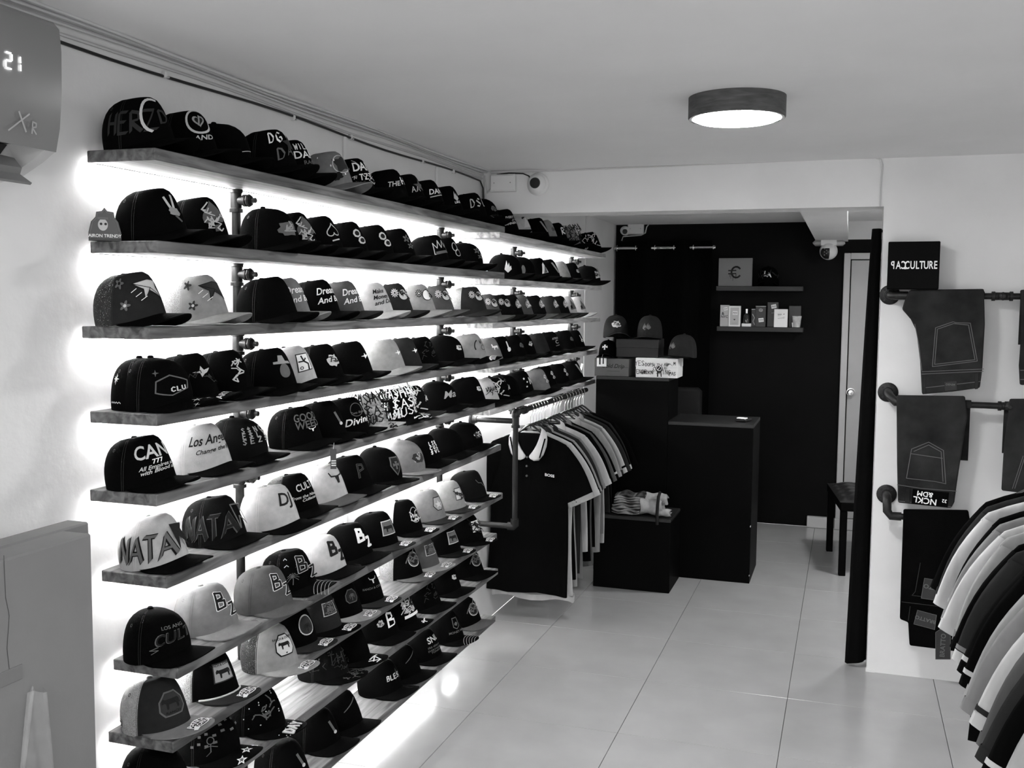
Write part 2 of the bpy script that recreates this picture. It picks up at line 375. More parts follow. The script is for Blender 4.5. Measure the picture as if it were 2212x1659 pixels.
# ================================================================== caps
def crom(a, t):
    n = len(a)-1; x = min(max(t, 0), 1)*n; i = min(int(x), n-1); u = x-i
    p0, p1, p2, p3 = a[max(i-1, 0)], a[i], a[i+1], a[min(i+2, n)]
    return .5*(2*p1+(p2-p0)*u+(2*p0-5*p1+4*p2-p3)*u*u+(3*p1-p0-3*p2+p3)*u**3)
PROF = {'a': {'f': ([1, .935, .86, .765, .65, .46, 0], [0, .026, .054, .083, .112, .1315, .124]),
              's': ([1, 1.02, 1.0, .92, .74, .44, 0], [0, .025, .053, .080, .106, .124, .124]),
              'b': ([1, 1.07, 1.09, 1.03, .86, .50, 0], [0, .023, .048, .073, .098, .116, .124])},
        'd': {'f': ([1, .985, .94, .86, .70, .43, 0], [0, .023, .049, .078, .104, .122, .128]),
              's': ([1, 1.0, .97, .9, .75, .46, 0], [0, .024, .051, .079, .104, .122, .128]),
              'b': ([1, 1.02, 1.0, .93, .77, .46, 0], [0, .023, .049, .076, .101, .120, .127])}}
AF, AB, BW, BX = .108, .066, .070, -.024
BRIM = {'c': (.031, .033), 'h': (.020, .018), 'f': (.013, .011)}
def brim_z(x, y, br):
    zc, k = BRIM[br]; return max(.0012, zc-k*(y/.076)**2+.0*x)
def crown_pt(var, br, th, t):
    c, s = cos(th), sin(th); A = AF if c > 0 else AB
    r = 1/math.sqrt((c/A)**2+(s/BW)**2)
    wf, wb, ws = max(0, c)**1.6, max(0, -c)**1.6, abs(s)**1.6; w = wf+wb+ws; P = PROF[var]
    rho = (wf*crom(P['f'][0], t)+ws*crom(P['s'][0], t)+wb*crom(P['b'][0], t))/w
    h = (wf*crom(P['f'][1], t)+ws*crom(P['s'][1], t)+wb*crom(P['b'][1], t))/w
    rho = max(rho, 0)
    bx, by = BX+r*c, r*s
    h0 = brim_z(bx, by, br) if c > 0 else 0
    if c > 0: h0 *= min(1, c*3)
    h = h+h0*(1-t)**1.5*(1 if t < 1 else 0)
    return Vector((BX+r*rho*c, r*rho*s, h))
def crown_off(var, br, th, t, lift):
    t = min(max(t, .002), .985); e = .01
    p = crown_pt(var, br, th, t); a = crown_pt(var, br, th+e, t)-p; b = crown_pt(var, br, th, t+e)-p
    n = a.cross(b)
    return p+n.normalized()*lift if n.length > 1e-12 else p
SEAM = math.radians(82)
CACHE = {}
def cached(key, fn):
    if key not in CACHE: CACHE[key] = fn()
    return CACHE[key]
def front_mesh(var, br, m):
    return cached(('f', var, br, m.name), lambda: MB().grid(lambda u, v: crown_pt(var, br, -SEAM+2*SEAM*u, v*.995), 22, 12).mesh('front_panel', m, 2))
def back_mesh(var, br, m):
    return cached(('b', var, br, m.name), lambda: MB().grid(lambda u, v: crown_pt(var, br, SEAM+(2*PI-2*SEAM)*u, v*.995), 22, 12).mesh('back_panel', m, 2))
def brim_xy(u, v):
    th = u*math.radians(76); c, s = cos(th), sin(th); r = 1/math.sqrt((c/AF)**2+(s/BW)**2)*.985
    xi, yi = BX+r*c, r*s; ph = u*PI/2
    xo, yo = .026+.124*cos(ph)**.85, .076*sin(ph)
    return xi+(xo-xi)*v, yi+(yo-yi)*v
def brim_mesh(br, m, mu):
    def mk():
        mb = MB(); g = lambda dz: (lambda u, v: (*brim_xy(u*2-1, v), brim_z(*brim_xy(u*2-1, v), br)+dz))
        mb.grid(g(.0022), 20, 5, 0); mb.grid(g(-.0008), 20, 5, 1)
        for i in range(20):
            a, b = brim_xy(i/10-1, 1), brim_xy((i+1)/10-1, 1); za, zb = brim_z(*a, br), brim_z(*b, br)
            mb.add([(*a, za-.0008), (*b, zb-.0008), (*b, zb+.0022), (*a, za+.0022)], [(0, 1, 2, 3)], 0)
        return mb.mesh('brim', [m, mu], 2, fix=False)
    return cached(('br', br, m.name, mu.name), mk)
BUTTON = {}
def button_mesh(m): return cached(('bt', m.name), lambda: MB().lathe([(.0075, 0), (.0075, .003), (.005, .0055), (0, .006)], n=10).mesh('button', m, 1))
def seam_marks(var, br, root, m):
    mb = MB()
    for th0 in (-SEAM, SEAM, PI*.86, -PI*.86):
        for o in (-.03, .03) if abs(th0) == SEAM else (0,):
            n = 10; vs = []
            for i in range(n+1):
                t = i/n*.96; w = .008*(1-t*.2)
                vs += [crown_off(var, br, th0+o*(1+t)-w, t, .0006), crown_off(var, br, th0+o*(1+t)+w, t, .0006)]
            mb.add(vs, [(2*i, 2*i+1, 2*i+3, 2*i+2) for i in range(n)])
    return cached(('sm', var, br, m.name), lambda: mb.mesh('seam', m, fix=False))
def eyelet(var, br, th, m):
    def mk():
        mb = MB()
        for t in layer_tris(('r', 0, 0, .0035, .0018, 'k')): mb.add([crown_off(var, br, th+p[0]/.07, .62+p[1]/.16, .0008) for p in t], [(0, 1, 2)])
        return mb.mesh('eyelet', m, fix=False)
    return cached(('ey', var, br, th, m.name), mk)

# ---- emblems: (layers, angle on the crown, height 0..1)
def bl(txt, sz, x, y, nib, c, gap=.85): return [('c', s, nib, c) for s in strokes(txt, sz, x, y, gap)]
def ln(txt, sz, x, y, w, c, gap=.78): return [('l', s, w, c) for s in strokes(txt, sz, x, y, gap)]
def flower(x, y, r, c, c2): return [('p', [(x+r*(.72+.28*cos(5*a))*cos(a), y+r*(.72+.28*cos(5*a))*sin(a)) for a in (2*PI*i/40 for i in range(40))], c), ('p', disc(x, y, r*.28), c2)]
def daisy(x, y, r, c, c2): return [('p', [(x+r*(.8+.2*cos(11*a))*cos(a), y+r*(.8+.2*cos(11*a))*sin(a)) for a in (2*PI*i/66 for i in range(66))], c), ('r', x, y, r*.5, r*.08, c2), ('p', disc(x, y, r*.22), c2)]
def blob(x, y, r, c, seed, ry=None):
    R = random.Random(seed); n = 18; ph = [R.uniform(.65, 1.1) for _ in range(n)]
    return [('p', [(x+r*ph[i]*cos(2*PI*i/n), y+(ry or r)*ph[i]*sin(2*PI*i/n)) for i in range(n)], c)]
def crest(x, y, r, c, c2, seed):
    R = random.Random(seed); L = blob(x, y, r, c, seed)
    for _ in range(6):
        a = R.uniform(0, 6.28); d = R.uniform(0, r*.6); L += [('l', [(x+d*cos(a)+R.uniform(-.4, .4)*r, y+d*sin(a)+R.uniform(-.4, .4)*r) for _ in range(3)], r*.13, c2)]
    return L
def heart(x, y, s): return [(x+s*(16*sin(t)**3)/17, y+s*(13*cos(t)-5*cos(2*t)-2*cos(3*t)-cos(4*t))/17) for t in (2*PI*i/32 for i in range(32))]
def spade(x, y, s): return [(a, 2*y-b) for a, b in heart(x, y, s)]+[]
def scrib(seed, n, w, h, c, lw, box=(0, 0)):
    R = random.Random(seed); L = []
    for _ in range(n):
        x, y = R.uniform(-w, w), R.uniform(-h, h); P = [(x, y)]
        for _ in range(R.randint(2, 5)): x += R.uniform(-.012, .014); y += R.uniform(-.012, .012); P.append((x, y))
        L.append(('l', P, lw, c))
    return L
def bull(x, y, s, c): return [('p', [(x-s*.35, y+s*.25), (x+s*.35, y+s*.25), (x+s*.22, y-s*.2), (x+s*.14, y-s*.75), (x-s*.14, y-s*.75), (x-s*.22, y-s*.2)], c), ('l', [(x-s*.3, y+s*.2), (x-s*.8, y+s*.25), (x-s*1.05, y+s*.7)], s*.17, c), ('l', [(x+s*.3, y+s*.2), (x+s*.8, y+s*.25), (x+s*1.05, y+s*.7)], s*.17, c)]
def cow(x, y, s, c): return [('p', [(x+s*a, y+s*b) for a, b in ((-1.15, .35), (-.95, .62), (-.7, .5), (.75, .5), (.95, .3), (1.0, -.25), (.9, -.25), (.82, .15), (.76, -.65), (.56, -.65), (.5, -.1), (-.35, -.1), (-.4, -.65), (-.6, -.65), (-.65, 0), (-.8, .1), (-1.15, .02))], c)]
def patch(w, h, c, edge, shape='r'):
    if shape == 'r': P = lambda k: rect(0, 0, w*k, h*k)
    elif shape == 'o': P = lambda k: disc(0, 0, w*k/2, h*k/2, 24)
    elif shape == 's': P = lambda k: [(a*w*k/2, b*h*k/2) for a, b in ((-.6, -1), (.6, -1), (1, -.5), (1, .3), (.45, 1), (-.45, 1), (-1, .3), (-1, -.5))]
    elif shape == 'x': P = lambda k: [(a*w*k/2, b*h*k/2) for a, b in ((-1, -.2), (-.35, -1), (.35, -1), (1, -.2), (.7, 1), (-.7, 1))]
    return [('p', P(1), edge), ('p', P(.88), c)]
def cross(x, y, s, c): return [('p', [(x+s*a, y+s*b) for a, b in ((-.18, -1), (.18, -1), (.14, -.15), (.7, -.35), (.7, .35), (.14, .15), (.3, .7), (-.3, .7), (-.14, .15), (-.7, .35), (-.7, -.35), (-.14, -.15))], c)]
def palm(x, y, s, c):
    L = [('l', [(x, y-s), (x+s*.06, y-.3*s), (x, y+.1*s)], s*.12, c)]
    for a in range(9):
        t = -.5+a*.52; L.append(('l', [(x, y+.1*s), (x+.45*s*cos(t), y+.1*s+.5*s*sin(t)), (x+.8*s*cos(t), y-.15*s+.7*s*sin(t))], s*.09, c))
    return L
def bird(x, y, s, c): return [('p', [(x-s, y+s*.1), (x-.3*s, y+.15*s), (x-.1*s, y+.6*s), (x+.15*s, y+.15*s), (x+s, y+.3*s), (x+.4*s, y-.15*s), (x+.1*s, y-.25*s), (x-.2*s, y-.55*s), (x-.3*s, y-.1*s)], c)]
def swallowstar(x, y, s, c, e):
    a = [(x-s*1.1, y+s*.55), (x+s*.2, y+s*.75), (x+s*.9, y+s*.6), (x+s*.75, y+s*.1), (x+s*1.0, y-s*.8), (x+s*.1, y-s*.1), (x-s*.35, y-s*.75), (x-s*.3, y+.05*s)]
    return [('p', a, c), ('l', a+[a[0]], s*.06, e), ('l', [a[0], (x+.2*s, y+.1*s), a[4]], s*.05, e), ('l', [(x+.2*s, y+.1*s), a[6]], s*.05, e)]+[('l', [(x-s*(1.2-.3*i), y-s*(.1+.35*i)), (x-s*(.8-.3*i), y+s*(.15-.35*i))], s*.05, 'w') for i in range(3)]
def flame(x, y, s, c): return [('p', [(x, y-s), (x+.55*s, y-.5*s), (x+.5*s, y+.1*s), (x+.3*s, y-.1*s), (x+.25*s, y+.6*s), (x, y+.15*s), (x-.12*s, y+s), (x-.4*s, y+.2*s), (x-.55*s, y-.4*s)], c)]
def bz(c, e): return [('l', s, .0095, e) for s in strokes('B', .042, -.004, .012)+strokes('Z', .032, .022, -.020)]+[('l', s, .006, c) for s in strokes('B', .042, -.004, .012)+strokes('Z', .032, .022, -.020)]
def graf(c, seed):
    L = []; R = random.Random(seed)
    for i, w in enumerate(('HIGH', 'CASH', 'MUSIK', 'CASH', 'HIGH', '$', 'CASH', 'OK', 'HIGH', 'CASH', 'SALE', 'CASH')):
        L += [('l', s, .0036, c) for s in strokes(w, R.uniform(.022, .034), -.075+.05*(i % 4)+R.uniform(-.008, .008), -.036+.036*(i//4)+R.uniform(-.005, .005), .72)]
    return L
EM = {
 'none': ([], 0, .4),
 'herz': (bl('HERZ', .048, -.050, -.006, .0085, 'd', .66)+[('l', [(.012+.03*cos(a), .004+.042*sin(a)) for a in (PI*.35+i*.27 for i in range(13))], .0065, 'l')]+bl('D', .034, .03, .0, .006, 'd'), -.35, .42),
 'heartring': ([('r', 0, .012, .033, .006, 'l'), ('p', heart(0, .012, .018), 'g'), ('p', heart(0, .012, .012), 'k'), ('l', [(-.004, .0), (.004, .025)], .004, 'g'), ('t', 'AND', .02, .002, -.036, 'l', {'sh': .2})], -.15, .5),
 'edge': ([('l', [(-.05, -.03), (0, -.035), (.05, -.03)], .0025, 'l')], -.4, .4),
 'dg': (bl('DG', .030, -.012, .026, .0055, 'w')+bl('D', .034, -.006, -.024, .005, 'm')+bl('A', .028, .02, -.018, .004, 'm')+[('p', star(.03, .004, .028, .5), 'd')], -.2, .45),
 'dan': (ln('WILD', .018, .004, .028, .003, 'w')+[('t', 'DAN', .032, .008, .0, 'w', {'wx': 1.1}), ('t', 'RAG', .018, .012, -.026, 'm')], -.12, .45),
 'zstar': ([('p', star(.012, .005, .036, .5, 4, .5), 'd'), ('r', .012, .005, .03, .003, 'l')]+[('p', rect(-.075+.021*i+.004*(i % 3), .032*cos(i*2.4), .004, .006), 'w') for i in range(9)]+blob(-.01, -.035, .016, 'k', 3), -.25, .45),
 'banti': ([('t', 'DAN', .042, 0, .018, 'w', {'wx': .9})]+ln('TZT', .02, 0, -.018, .0035, 'w')+scrib(5, 10, .045, .045, 'l', .002), -.1, .45),
 'theh': ([('t', 'THE', .026, -.016, -.002, 'l', {'sh': .2}), ('t', 'H', .04, .026, .006, 'w')], -.2, .42),
 'astar': (ln('AAX', .022, 0, -.006, .0025, 'l')+[('p', star(.01, .005, .026, .4), 'm')], -.1, .42),
 'dam': ([('t', 'DAN', .03, 0, .0, 'w', {'sh': .15}), ('l', [(-.03, -.02), (.03, -.016)], .004, 'l')], -.12, .45),
 'likefire': (flame(0, .008, .022, 'l')+[('t', 'LIKE', .014, 0, -.02, 'w')], -.1, .42),
 'dsl': (bl('DSL', .036, 0, .004, .0055, 'l'), -.18, .45),
 'every': ([('t', 'EVERY DAY', .016, 0, .016, 'l'), ('t', 'PRAY FOR', .016, 0, 0, 'l'), ('t', 'DINNER AND', .016, 0, -.016, 'l')], -.1, .4),
 'tri': ([('p', [(-.02, -.03), (.025, -.03), (.0, .03)], 'l'), ('l', [(-.02, .02), (.02, .036)], .008, 'k')], -.1, .45),
 'rletter': (bl('R', .04, 0, 0, .007, 'w')+bl('S', .03, .03, -.004, .005, 'l'), -.12, .45),
 'grafw': (graf('k', 2), -.45, .42), 'grafk': (graf('w', 4), -.45, .42),
 'pattern': (scrib(11, 22, .07, .04, 'l', .004), -.5, .42),
 'hand': ([('l', [(-.012, .03), (-.002, 0)], .006, 'l'), ('l', [(.008, .034), (.004, 0)], .006, 'l')]+blob(.004, -.008, .014, 'g', 4)+[('l', [(.004, -.02), (.014, -.036)], .005, 'm')], -.05, .42),
 'spadebig': ([('p', [(a, b*1.2) for a, b in spade(0, .006, .032)], 'm'), ('p', rect(0, -.036, .012, .02), 'm')]+scrib(8, 12, .02, .024, 'l', .003), -.08, .42),
 'bulldog': (crest(0, -.004, .028, 'm', 'g', 31), -.12, .38),
 'spadeline': ([('l', spade(0, .004, .024)+[spade(0, .004, .024)[0]], .0032, 'l'), ('l', [(-.01, -.03), (.012, -.028)], .005, 'l')], -.05, .42),
 'dice': ([('p', disc(-.008, .012, .015, n=8), 'l'), ('p', disc(-.008, .012, .009, n=8), 'k'), ('p', disc(.004, -.016, .015, n=8), 'l'), ('p', disc(.004, -.016, .009, n=8), 'k')], -.05, .42),
 'flowers': (flower(-.002, .014, .016, 'm', 'k')+flower(.006, -.016, .014, 'm', 'k'), -.06, .42),
 'kingcrown': ([('l', [(-.03, -.024), (-.034, .022), (-.018, 0), (-.01, .03), (0, 0), (.012, .03), (.018, 0), (.032, .02), (.03, -.024), (-.03, -.024)], .003, 'l'), ('p', rect(0, -.02, .05, .012), 'm')], -.12, .42),
 'chain': ([('r', -.004, .012, .012, .003, 'l', .018), ('r', .004, -.016, .012, .003, 'l', .016)], -.05, .42),
 'sideflame': (flame(-.055, -.002, .03, 'l'), 0, .4),
 'sideoval': ([('p', disc(-.05, -.01, .01, .024), 'm')], 0, .4),
 'vee': ([('p', [(-.01, .02), (.0, .03), (.02, -.032), (-.02, -.03)], 'w'), ('p', [(-.01, -.03), (.006, .02), (.012, -.03)], 'm')], -.15, .4),
 'stripe': ([('p', [(-.02, .035), (-.008, .035), (.02, -.03), (.008, -.03)], 'g')], -.1, .42),
 'white_print': ([('p', rect(.004, -.004, .04, .05), 'l')]+scrib(17, 12, .018, .022, 'k', .003), -.1, .4),
 'truckstar': (swallowstar(.014, .006, .032, 'l', 'k')+flower(-.055, .026, .014, 'm', 'k')+flower(-.04, -.026, .013, 'm', 'l'), -.28, .45),
 'truckstard': (swallowstar(.014, .006, .032, 'd', 'k')+flower(-.055, .026, .014, 'd', 'k')+flower(-.04, -.026, .013, 'd', 'l'), -.28, .45),
 'script_w': ([('t', 'Dream', .03, 0, .014, 'w', {'sh': .2, 'wx': .9}), ('t', 'And Be', .028, .002, -.016, 'w', {'sh': .2, 'wx': .9})], -.1, .44),
 'make': ([('t', 'Make', .021, -.006, .02, 'k', {'sh': .2}), ('t', 'Money', .021, .0, -.001, 'k', {'sh': .2}), ('t', 'and Do', .021, .006, -.022, 'k', {'sh': .2})], -.22, .44),
 'daisyl': (daisy(-.032, .012, .017, 'l', 'd')+patch(.04, .044, 'l', 'k', 'o')+scrib(21, 6, .014, .016, 'k', .003), -.12, .48),
 'daisyd': (daisy(-.032, .012, .017, 'd', 'l')+patch(.04, .044, 'w', 'k', 'o')+scrib(22, 6, .014, .016, 'k', .003), -.12, .48),
 'ovalp': (patch(.04, .046, 'g', 'k', 'o')+scrib(23, 6, .014, .016, 'w', .003), -.08, .44),
 'triangle_w': ([('p', [(-.02, -.03), (.03, -.03), (-.01, .035)], 'm'), ('p', rect(-.014, -.012, .012, .02), 'k')], -.1, .42),
 'vegas': ([('l', [(-.03, .006), (.0, .018), (.035, .0), (.03, -.022), (.0, -.034), (-.032, -.02), (-.03, .006)], .0032, 'm'), ('p', star(-.03, .026, .009, .3, 4), 'm')]+ln('CLU', .012, .012, -.018, .0025, 'l'), -.28, .4),
 'sidestar': ([('p', star(-.085, .012, .014, .25, 4), 'l'), ('p', star(-.085, .012, .012, .2, 4, .6), 'l')]+[('l', [(-.1+.005*i, -.044+.003*(i % 2)) for i in range(9)], .002, 'l')], -.75, .42),
 'wings': (bird(0, .006, .026, 'l')+scrib(41, 6, .016, .012, 'd', .002), -.1, .42),
 'floral': (scrib(43, 8, .02, .02, 'l', .003), -.1, .42),
 'cowboy': ([('p', disc(.004, -.012, .014, .022), 'm'), ('p', [(-.024, .012), (.03, .006), (.026, .014), (.012, .016), (.008, .032), (-.006, .034), (-.01, .018), (-.024, .018)], 'g')], -.14, .42),
 'rodeo': ([('p', rect(.004, 0, .044, .056), 'k'), ('p', rect(.004, 0, .038, .05), 'w')]+[('l', [(.0, .02), (.004, .004), (.016, -.006), (.014, -.024)], .005, 'k'), ('l', [(-.012, .004), (.004, .004), (.012, .012)], .004, 'k'), ('r', -.006, -.016, .004, .002, 'k')], -.22, .44),
 'eagle': (crest(0, 0, .022, 'l', 'k', 51), -.1, .42),
 'bird': (bird(.008, .004, .018, 'w'), -.06, .4),
 'laurel': ([('l', [(-.004+.022*cos(a), .0+.026*sin(a)) for a in (PI*.6+i*.22 for i in range(9))], .005, 'k')]+ln('W', .016, .006, .016, .002, 'k')+[('r', .014, -.012, .012, .002, 'k')], -.14, .42),
 'horse': (cow(0, .004, .016, 'w')+[('l', [(-.014, .008), (-.018, .02)], .006, 'w')], -.18, .44),
 'finger': ([('l', [(.0, .026), (.0, -.004)], .008, 'w')]+blob(.002, -.012, .013, 'w', 61), -.1, .42),
 'seal': (crest(0, 0, .014, 'l', 'm', 63), -.12, .44),
 'college': ([('t', 'ATELIER', .014, 0, .016, 'g'), ('t', 'C', .03, 0, -.006, 'g'), ('t', 'crew', .012, 0, -.026, 'g')], -.15, .42),
 'spoon': ([('l', [(-.004, .02), (0, 0), (.004, -.016)], .0045, 'w'), ('r', .004, -.016, .008, .003, 'w')], -.1, .42),
 'ca': ([('t', 'CAN', .045, -.004, .012, 'l', {'wx': .95}), ('t', '777', .016, .004, -.012, 'w'), ('t', 'All Empires are', .014, .006, -.025, 'l', {'sh': .3}), ('t', 'with Blood and', .014, .008, -.036, 'l', {'sh': .3})], -.22, .46),
 'losang': ([('t', 'Los Angeles', .034, .006, .01, 'k', {'sh': .35, 'wx': .82}), ('t', 'Change the Fate', .016, .01, -.018, 'k', {'sh': .35})], -.24, .46),
 'money': (sum([ln(ch, .014, -.024+.016*(i % 4), .022-.016*(i//4), .0026, 'g') for i, ch in enumerate('S$NCE$LYSEZ$')], []), -.16, .44),
 'goodw': ([('t', 'GOOD', .032, 0, .014, 'm', {'wx': .9}), ('t', 'WEED', .032, .0, -.01, 'm', {'wx': .9})]+bull(.008, -.028, .01, 'w'), -.2, .48),
 'dlogo': ([('t', 'Divine', .034, -.002, -.026, 'w', {'sh': .2}), ('r', -.002, .014, .022, .002, 'm')]+[('t', 'Two dope', .012, 0, .004, 'm')], -.15, .42),
 'script_ma': ([('t', 'Ma', .042, 0, 0, 'g', {'sh': .3})], -.2, .42),
 'viking': ([('t', 'Viking', .03, .0, .004, 'k', {'sh': .25})]+scrib(71, 6, .03, .014, 'k', .003), -.15, .42),
 'stars': ([('p', star(-.02, .018, .007), 'w'), ('p', star(-.006, -.002, .006), 'w'), ('p', star(-.012, -.026, .006), 'w')]+[('l', s, .006, 'l') for s in strokes('N', .034, .018, .0)], -.16, .42),
 'badge3': (crest(.004, .012, .014, 'l', 'k', 73)+crest(.008, -.014, .012, 'l', 'k', 74), -.1, .42),
 'script_v': ([('t', 'Cu', .036, -.004, .014, 'l', {'sh': .3, 'ro': -.9}), ('t', 'lt', .036, .004, -.016, 'l', {'sh': .3, 'ro': -.9})], -.1, .42),
 'nataw': (bl('NATA', .056, -.046, -.012, .0135, 'k', .66)+bl('NATA', .056, -.046, -.012, .0075, 'm', .66)+[('p', [(.024, .034), (.06, .03), (.05, .018), (.06, -.03), (.038, .0), (.034, -.036)], 'k')], -.42, .4),
 'natak': (bl('NATA', .056, -.046, -.012, .0135, 'm', .66)+bl('NATA', .056, -.046, -.012, .0095, 'k', .66)+[('l', [(.024, .034), (.06, .03), (.05, .018), (.06, -.03), (.038, .0), (.034, -.036), (.024, .034)], .003, 'm')], -.42, .4),
 'dj': ([('t', 'DJ', .05, .004, .008, 'k', {'wx': .9, 'ro': -.12})], -.16, .46),
 'culti': ([('t', 'CULT', .03, .0, .014, 'l', {'wx': .8, 'ro': .1}), ('t', 'From the Nine of', .013, .0, -.016, 'l', {'sh': .3}), ('t', 'Culiacan', .013, .006, -.028, 'l', {'sh': .3})], -.14, .44),
 'bullk': (bull(.004, .006, .026, 'k'), -.12, .46),
 'pline': ([('l', s, .006, 'm') for s in strokes('P', .044, 0, .002)]+[('l', s, .004, 'k') for s in strokes('P', .044, 0, .002)], -.16, .44),
 'shield': ([('p', [(-.018, .03), (.018, .03), (.02, 0), (0, -.04), (-.02, 0)], 'm'), ('p', [(-.014, .026), (.014, .026), (.016, 0), (0, -.033), (-.016, 0)], 'k')]+cross(0, .002, .016, 'm'), -.05, .4),
 'crestd': (crest(0, 0, .024, 'd', 'g', 81), -.12, .38),
 'crestl': (crest(0, 0, .02, 'd', 'l', 83), -.1, .42),
 'letters': (sum([ln(ch, .014, -.014+.014*(i % 3), .02-.018*(i//3), .003, 'w') for i, ch in enumerate('LSNCUZ$VL')], []), -.1, .42),
 'cult': ([('t', 'CULT', .038, .004, -.006, 'm', {'wx': .9, 'sh': .25, 'ro': .08}), ('t', 'CULT', .035, .004, -.006, 'k', {'wx': .9, 'sh': .25, 'ro': .08}), ('t', 'LOS ANG', .012, .006, .02, 'm'), ('l', [(-.03, -.022), (-.05, -.028), (-.03, -.03), (-.046, -.038)], .002, 'm')], -.25, .42),
 'bzd': (bz('k', 'w'), -.12, .46), 'bzk': (bz('k', 'k'), -.12, .46), 'bzw': (bz('w', 'w'), -.12, .46),
 'bzp': (palm(-.034, -.02, .022, 'm')+palm(-.006, .01, .022, 'd')+bz('k', 'l')+[('l', [(-.06, .03), (-.054, .034), (-.048, .03)], .002, 'l'), ('l', [(-.058, .012), (-.05, .017), (-.044, .013)], .002, 'l')], -.18, .44),
 'cowpatch': (patch(.052, .05, 'g', 'd')+cow(.002, -.002, .018, 'k')+[('t', 'RANCH & CORRAL', .0075, 0, .019, 'k')], -.14, .44),
 'cowpatchd': (patch(.05, .05, 'm', 'l')+cow(.002, -.002, .018, 'k'), -.14, .44),
 'cowshield': (patch(.06, .058, 'd', 'm', 's')+cow(0, .002, .02, 'k')+[('t', 'RANCH', .009, 0, -.02, 'k')], -.16, .42),
 'ranchl': (patch(.056, .06, 'l', 'k', 's')+cow(0, .0, .016, 'k')+[('t', 'RANCH & CORRAL', .008, 0, .018, 'k'), ('p', [(-.003, -.02), (.003, -.02), (0, -.025)], 'k')], -.14, .46),
 'ovald': (patch(.05, .062, 'd', 'l', 'o')+palm(0, -.004, .016, 'k'), -.1, .42),
 'rectd': (patch(.046, .04, 'd', 'l')+scrib(91, 12, .018, .014, 'm', .003), -.14, .46),
 'ornate': (patch(.044, .044, 'j' if False else 'k', 'm', 's')+palm(0, 0, .014, 'm'), -.14, .46),
 'horns': (bull(0, .012, .014, 'l')+[('t', 'RANCH & CORRAL', .010, 0, -.014, 'm')], -.14, .44),
 'ovalb': (patch(.05, .056, 'k', 'l', 'o')+[('r', 0, 0, .019, .002, 'm', .022)]+scrib(93, 8, .012, .014, 'm', .004), -.12, .46),
 'pentag': (patch(.05, .054, 'g', 'k', 'x')+star(0, 0, 1)[:0]+[('p', star(0, -.002, .016), 'l')], -.12, .44),
 'sqlight': (patch(.038, .05, 'l', 'd')+scrib(95, 8, .012, .018, 'd', .004), -.12, .44),
 'longhorn': ([('l', [(-.02, .02), (-.01, .006), (.006, .002), (.014, -.012), (.03, -.016)], .003, 'm')], -.1, .42),
 'photo': (patch(.044, .046, 'l', 'w')+scrib(97, 16, .017, .018, 'k', .004), -.12, .46),
 'vine': ([('r', .002, .002, .02, .002, 'l', .028), ('t', 'Vino', .018, -.004, 0, 'w', {'sh': .3})]+scrib(99, 6, .012, .018, 'l', .003), -.1, .42),
 'cash': ([('p', [(x*1+.0, y) for x, y in rect(-.07+.02*(i % 7), .034-.022*(i//7)+.006*(i % 2), .009, .006)], 'm') for i in range(18)]+[('r', -.02, .002, .008, .0022, 'm'), ('l', [(-.02, -.006), (-.02, -.026), (-.03, -.036)], .002, 'm'), ('l', [(-.034, -.014), (-.02, -.01), (-.006, -.016)], .002, 'm')], -.35, .42),
 'dots': ([('p', disc(-.07+.024*(i % 6)+.008*(i % 4), .04-.026*(i//6)+.006*(i % 3), .002, n=6), 'l') for i in range(20)]+scrib(101, 8, .012, .024, 'm', .003), -.3, .42),
 'paisley': (scrib(103, 20, .08, .04, 'd', .002)+[('l', s, .003, 'd') for s in strokes('TH', .03, .01, .0)], -.4, .42),
 'roseb': (crest(-.03, -.004, .014, 'l', 'k', 105)+bl('B', .05, .012, 0, .007, 'w'), -.2, .44),
 'bear': ([('p', rect(.004, .002, .058, .05), 'k')]+scrib(107, 18, .026, .022, 'l', .003)+[('p', rect(.004, -.034, .056, .012), 'w'), ('p', star(-.018, .01, .007), 'w')], -.12, .46),
 'ghost': (scrib(109, 10, .03, .03, 'd', .002), -.12, .42),
 'blackl': ([('p', star(.016, .0, .024, .4), 'd')]+bl('BLES', .018, -.004, -.002, .004, 'l', .7), -.12, .42),
 'snl': ([('t', 'SNL', .034, .002, .016, 'l', {'ro': .1}), ('t', 'this thing is', .013, 0, -.012, 'm', {'sh': .2}), ('t', 'EVERYWHERE', .011, .004, -.026, 'm'), ('t', 'TONIGHT', .011, .006, -.036, 'm')], -.12, .44),
 'mm': ([('l', [(-.012, .03), (.012, .03), (.014, -.004), (0, -.014), (-.014, -.004), (-.012, .03)], .003, 'm'), ('p', blob(0, .006, .008, 'm', 5)[0][1], 'm'), ('t', 'MONEY MAN', .013, .002, -.026, 'm')], -.14, .44),
 'crossw': (cross(0, .004, .024, 'w'), -.1, .42),
 'chip': ([('l', [(-.006, .02), (.004, -.02)], .008, 'm'), ('p', disc(.004, -.02, .006), 'l')], .0, .4),
 'tiny': (crest(0, 0, .013, 'l', 'm', 113), -.08, .42),
 'tinyd': (crest(0, 0, .014, 'm', 'd', 115), -.08, .42),
 'burst': ([('l', [(-.03, 0), (.02, .03)], .003, 'm')], -.1, .42),
 'firelogo': (flame(-.004, 0, .02, 'm')+flame(.012, .002, .018, 'm')+[('p', disc(0, -.01, .006), 'd')], -.1, .4),
 'lalogo': ([('l', s, .006, 'w') for s in strokes('L', .034, -.006, .004)]+[('l', s, .0055, 'w') for s in strokes('A', .03, .01, -.006)]+scrib(117, 14, .06, .012, 'd', .004), 0, .42),
}
